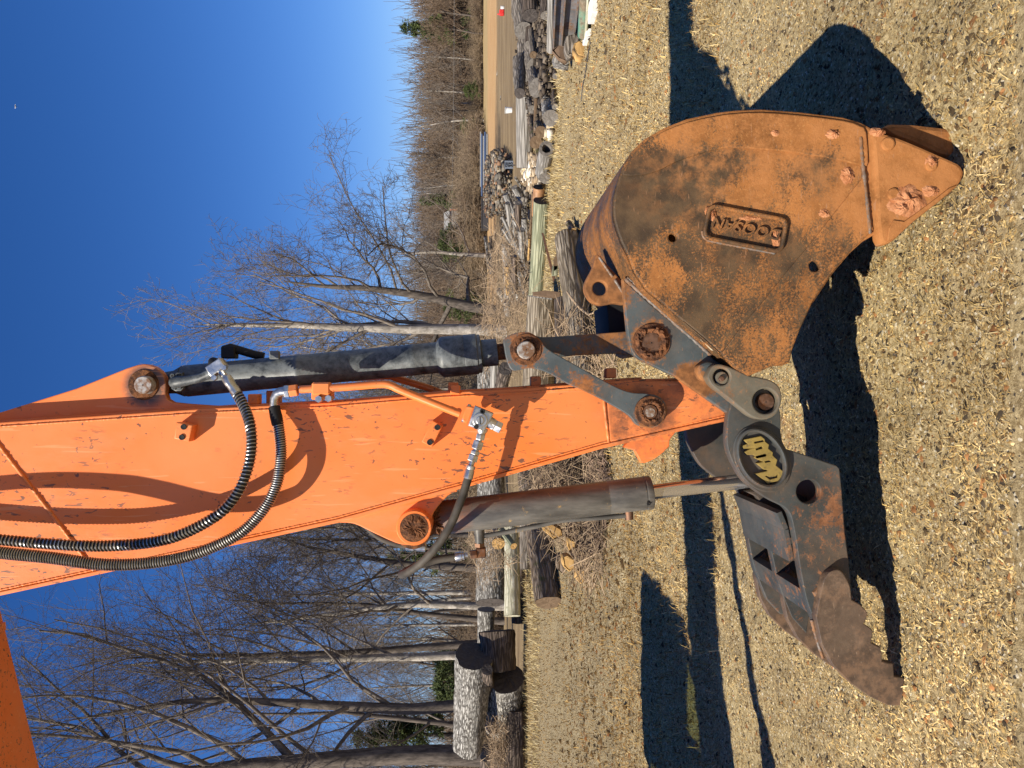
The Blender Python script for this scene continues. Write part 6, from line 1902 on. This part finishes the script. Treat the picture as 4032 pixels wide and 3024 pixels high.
# far tree line across the clay
fars = [tree_proto(bark_m=TB_LIGHT if i % 2 else TB_DARK, twig_m=(TWIG_BROWN, TWIG_GREY, TWIG_BROWN, TWIG_GREY)[i], seed=40 + i, h=13.0, r0=0.17, spread=0.6, counts=(13, 7, 5), crown_up=0.7, limb_len=0.5, first=0.22, twig=0.028) for i in range(4)]
for k in range(120):
    yd = -260 + (k * 0.618034 % 1.0) * 1900
    D = RT.uniform(128, 190)
    s = RT.uniform(0.80, 1.12) * (D / 150) ** 0.6
    plant('tree', 'bare grey brown tree in the tree line beyond the clay', RT.choice(fars), at(yd, D), RT.uniform(0, 6.28), (s, s, s), 'bare trees of the far tree line')

# brown thicket along the foot of the tree line and in the wood
def thicket(seed, n, h, w, twig):
    R = np.random.RandomState(seed)
    lines = []
    for i in range(n):
        a = R.rand() * 6.28
        rr = w * math.sqrt(R.rand())
        p = np.array([rr * math.cos(a), rr * math.sin(a), 0.0])
        L = h * (0.45 + 0.65 * R.rand()) * (1 - 0.45 * (rr / w) ** 2)
        d = np.array([math.cos(a) * 0.35 + R.normal() * 0.3, math.sin(a) * 0.35 + R.normal() * 0.3, 1.0])
        d /= np.linalg.norm(d)
        pts = [Vector(p)]
        for s in range(5):
            d = d + R.normal(size=3) * 0.20 + np.array([0, 0, -0.16 * s * 0.6])
            d /= np.linalg.norm(d)
            pts.append(pts[-1] + Vector(d) * (L / 5))
        lines.append((pts, [twig * 1.6, twig * 1.4, twig * 1.2, twig, twig * 0.8, twig * 0.5], 3))
        for q in (2, 3, 4):
            for _ in range(2):
                dd = Vector(R.normal(size=3)); dd.z = abs(dd.z) * 0.3
                dd.normalize()
                lines.append(([pts[q], pts[q] + dd * L * 0.12, pts[q] + dd * L * 0.2 - Vector((0, 0, L * 0.03))], [twig * 0.9, twig * 0.7, twig * 0.4], 3))
    me = poly_mesh('stems', lines)
    return me
ths = []
for i in range(3):
    me = thicket(60 + i, 420, 5.5, 3.4, 0.026)
    me.materials.append((THICKET, TWIG_BROWN, THICKET)[i])
    ths.append(me)
def bush(label, me, loc, rz, s, group):
    o = bpy.data.objects.new('shrub', me)
    COL.objects.link(o)
    o.location = loc
    o.rotation_euler = (0, 0, rz)
    o.scale = (s, s, s * RT.uniform(0.85, 1.1))
    return tag(o, label, 'shrub', group)
for k in range(64):
    yd = 560 + (k * 0.618034 % 1.0) * 1000
    D = RT.uniform(92, 124)
    bush('brown leafless thicket bush before the far tree line', RT.choice(ths), at(yd, D), RT.uniform(0, 6.28), RT.uniform(0.75, 1.2), 'brown thicket bushes')
for k in range(34):
    yd = -260 + (k * 0.618034 % 1.0) * 860
    bush('low brown bush at the far edge of the clay', RT.choice(ths), at(yd, RT.uniform(134, 150)), RT.uniform(0, 6.28), RT.uniform(0.55, 0.9), 'low bushes along the clay')
for k in range(72):
    yd = 1400 + (k * 0.618034 % 1.0) * 1950
    D = RT.uniform(40, 90)
    bush('brown undergrowth bush in the wood behind the left log heap', RT.choice(ths), at(yd, D), RT.uniform(0, 6.28), RT.uniform(0.35, 0.8) * D / 62, 'undergrowth bushes in the left wood')

# the far depth of the woods, too dense to count
def woods(name, label, y0, y1, D0, D1, n, hmin, hmax, seed, m, r):
    R = np.random.RandomState(seed)
    lines = []
    for i in range(n):
        D = R.uniform(D0, D1)
        b = at(R.uniform(y0, y1), D)
        L = R.uniform(hmin, hmax)
        z0 = R.rand() ** 1.3 * hmax * 0.75
        d = Vector((R.normal() * 0.28, R.normal() * 0.25, 1)).normalized()
        if R.rand() < 0.55:
            d = Vector((R.normal(), R.normal(), abs(R.normal()) * 0.8)).normalized()
            L *= 0.35
        p = Vector((b.x, b.y, z0 if R.rand() < 0.85 else 0))
        lines.append(([p, p + d * L * 0.5 + Vector((R.normal(), 0, 0)) * 0.15, p + d * L], [r, r * 0.8, r * 0.4], 3))
    me = poly_mesh(name, lines)
    o = put(name, me, m)
    return kind(o, 'stuff', label)
woods('woods', 'brown mass of leafless wood behind the far tree line', -420, 1700, 150, 200, 26000, 3, 12.5, 1, TWIG_BROWN, 0.060)
woods('woods', 'dim brown mass of leafless wood behind the left trees', 1250, 3500, 80, 110, 15000, 2, 6.0, 2, TWIG_BROWN, 0.032)

# evergreens
def evergreen(seed, h, w, n, cone, size):
    R = np.random.RandomState(seed)
    V, F = [], []
    cl = []
    for i in range(34):
        s = R.rand() ** (0.8 if cone else 0.5)
        rad = w * ((1 - s) * 0.95 + 0.05 if cone else math.sqrt(max(1 - (1.9 * s - 0.9) ** 2, 0.05)))
        a = R.rand() * 6.28
        cl.append((rad * math.cos(a) * (0.4 + 0.6 * R.rand()), rad * math.sin(a) * (0.4 + 0.6 * R.rand()), 0.08 * h + s * h * 0.92, 0.28 * w * (0.6 + R.rand())))
    k = 0
    v = np.zeros((n * 3, 3))
    for i in range(n):
        c = cl[R.randint(len(cl))]
        d = R.normal(size=3); d /= np.linalg.norm(d)
        p = np.array(c[:3]) + d * c[3] * R.rand() ** 0.5 * np.array([1, 1, 0.6])
        e1 = R.normal(size=3) * size; e2 = R.normal(size=3) * size * 0.5
        v[i * 3] = p; v[i * 3 + 1] = p + e1; v[i * 3 + 2] = p + e2
    me = np_mesh('crown', v, np.arange(n * 3).reshape(-1, 3))
    me.materials.append(NEEDLE)
    tr = poly_mesh('trunk', [([Vector((0, 0, -0.2)), Vector((0.05, 0, h * 0.5)), Vector((0, 0.05, h * 0.95))], [h * 0.02, h * 0.013, 0.01], 6)])
    tr.materials.append(TB_DARK)
    return tr, me
ev1, ev2, ev3 = evergreen(1, 6.0, 2.3, 5200, False, 0.16), evergreen(2, 8.0, 2.0, 5200, True, 0.16), evergreen(3, 5.0, 2.4, 5200, False, 0.15)
for lb, yd, D, s, pr in (('bright olive evergreen bush at the edge of the clay', 500, 120, 0.62, ev1), ('dull green evergreen right of the olive one', 360, 128, 0.66, ev3), ('dark evergreen tree rising behind the thicket mounds', 790, 130, 1.35, ev2),
                         ('tall pine top above the far tree line near the upper edge', 122, 150, 2.0, ev2), ('dark cedar at the foot of the spreading bare tree', 1200, 74, 0.75, ev1), ('broad dim evergreen in the wood above the white logs', 2690, 46, 0.78, ev3),
                         ('evergreen with sky behind it near the left edge', 2890, 58, 1.35, ev2), ('hazy evergreen behind the thumb hose', 2190, 80, 1.35, ev2), ('small evergreen beside the low spreading bare tree', 960, 96, 1.2, ev3),
                         ('green holly bush in shade behind the pale trunk', 2610, 60, 0.9, ev3)):
    plant('evergreen_tree', lb, pr, at(yd, D), yd * 0.7, s, None, 'evergreen')
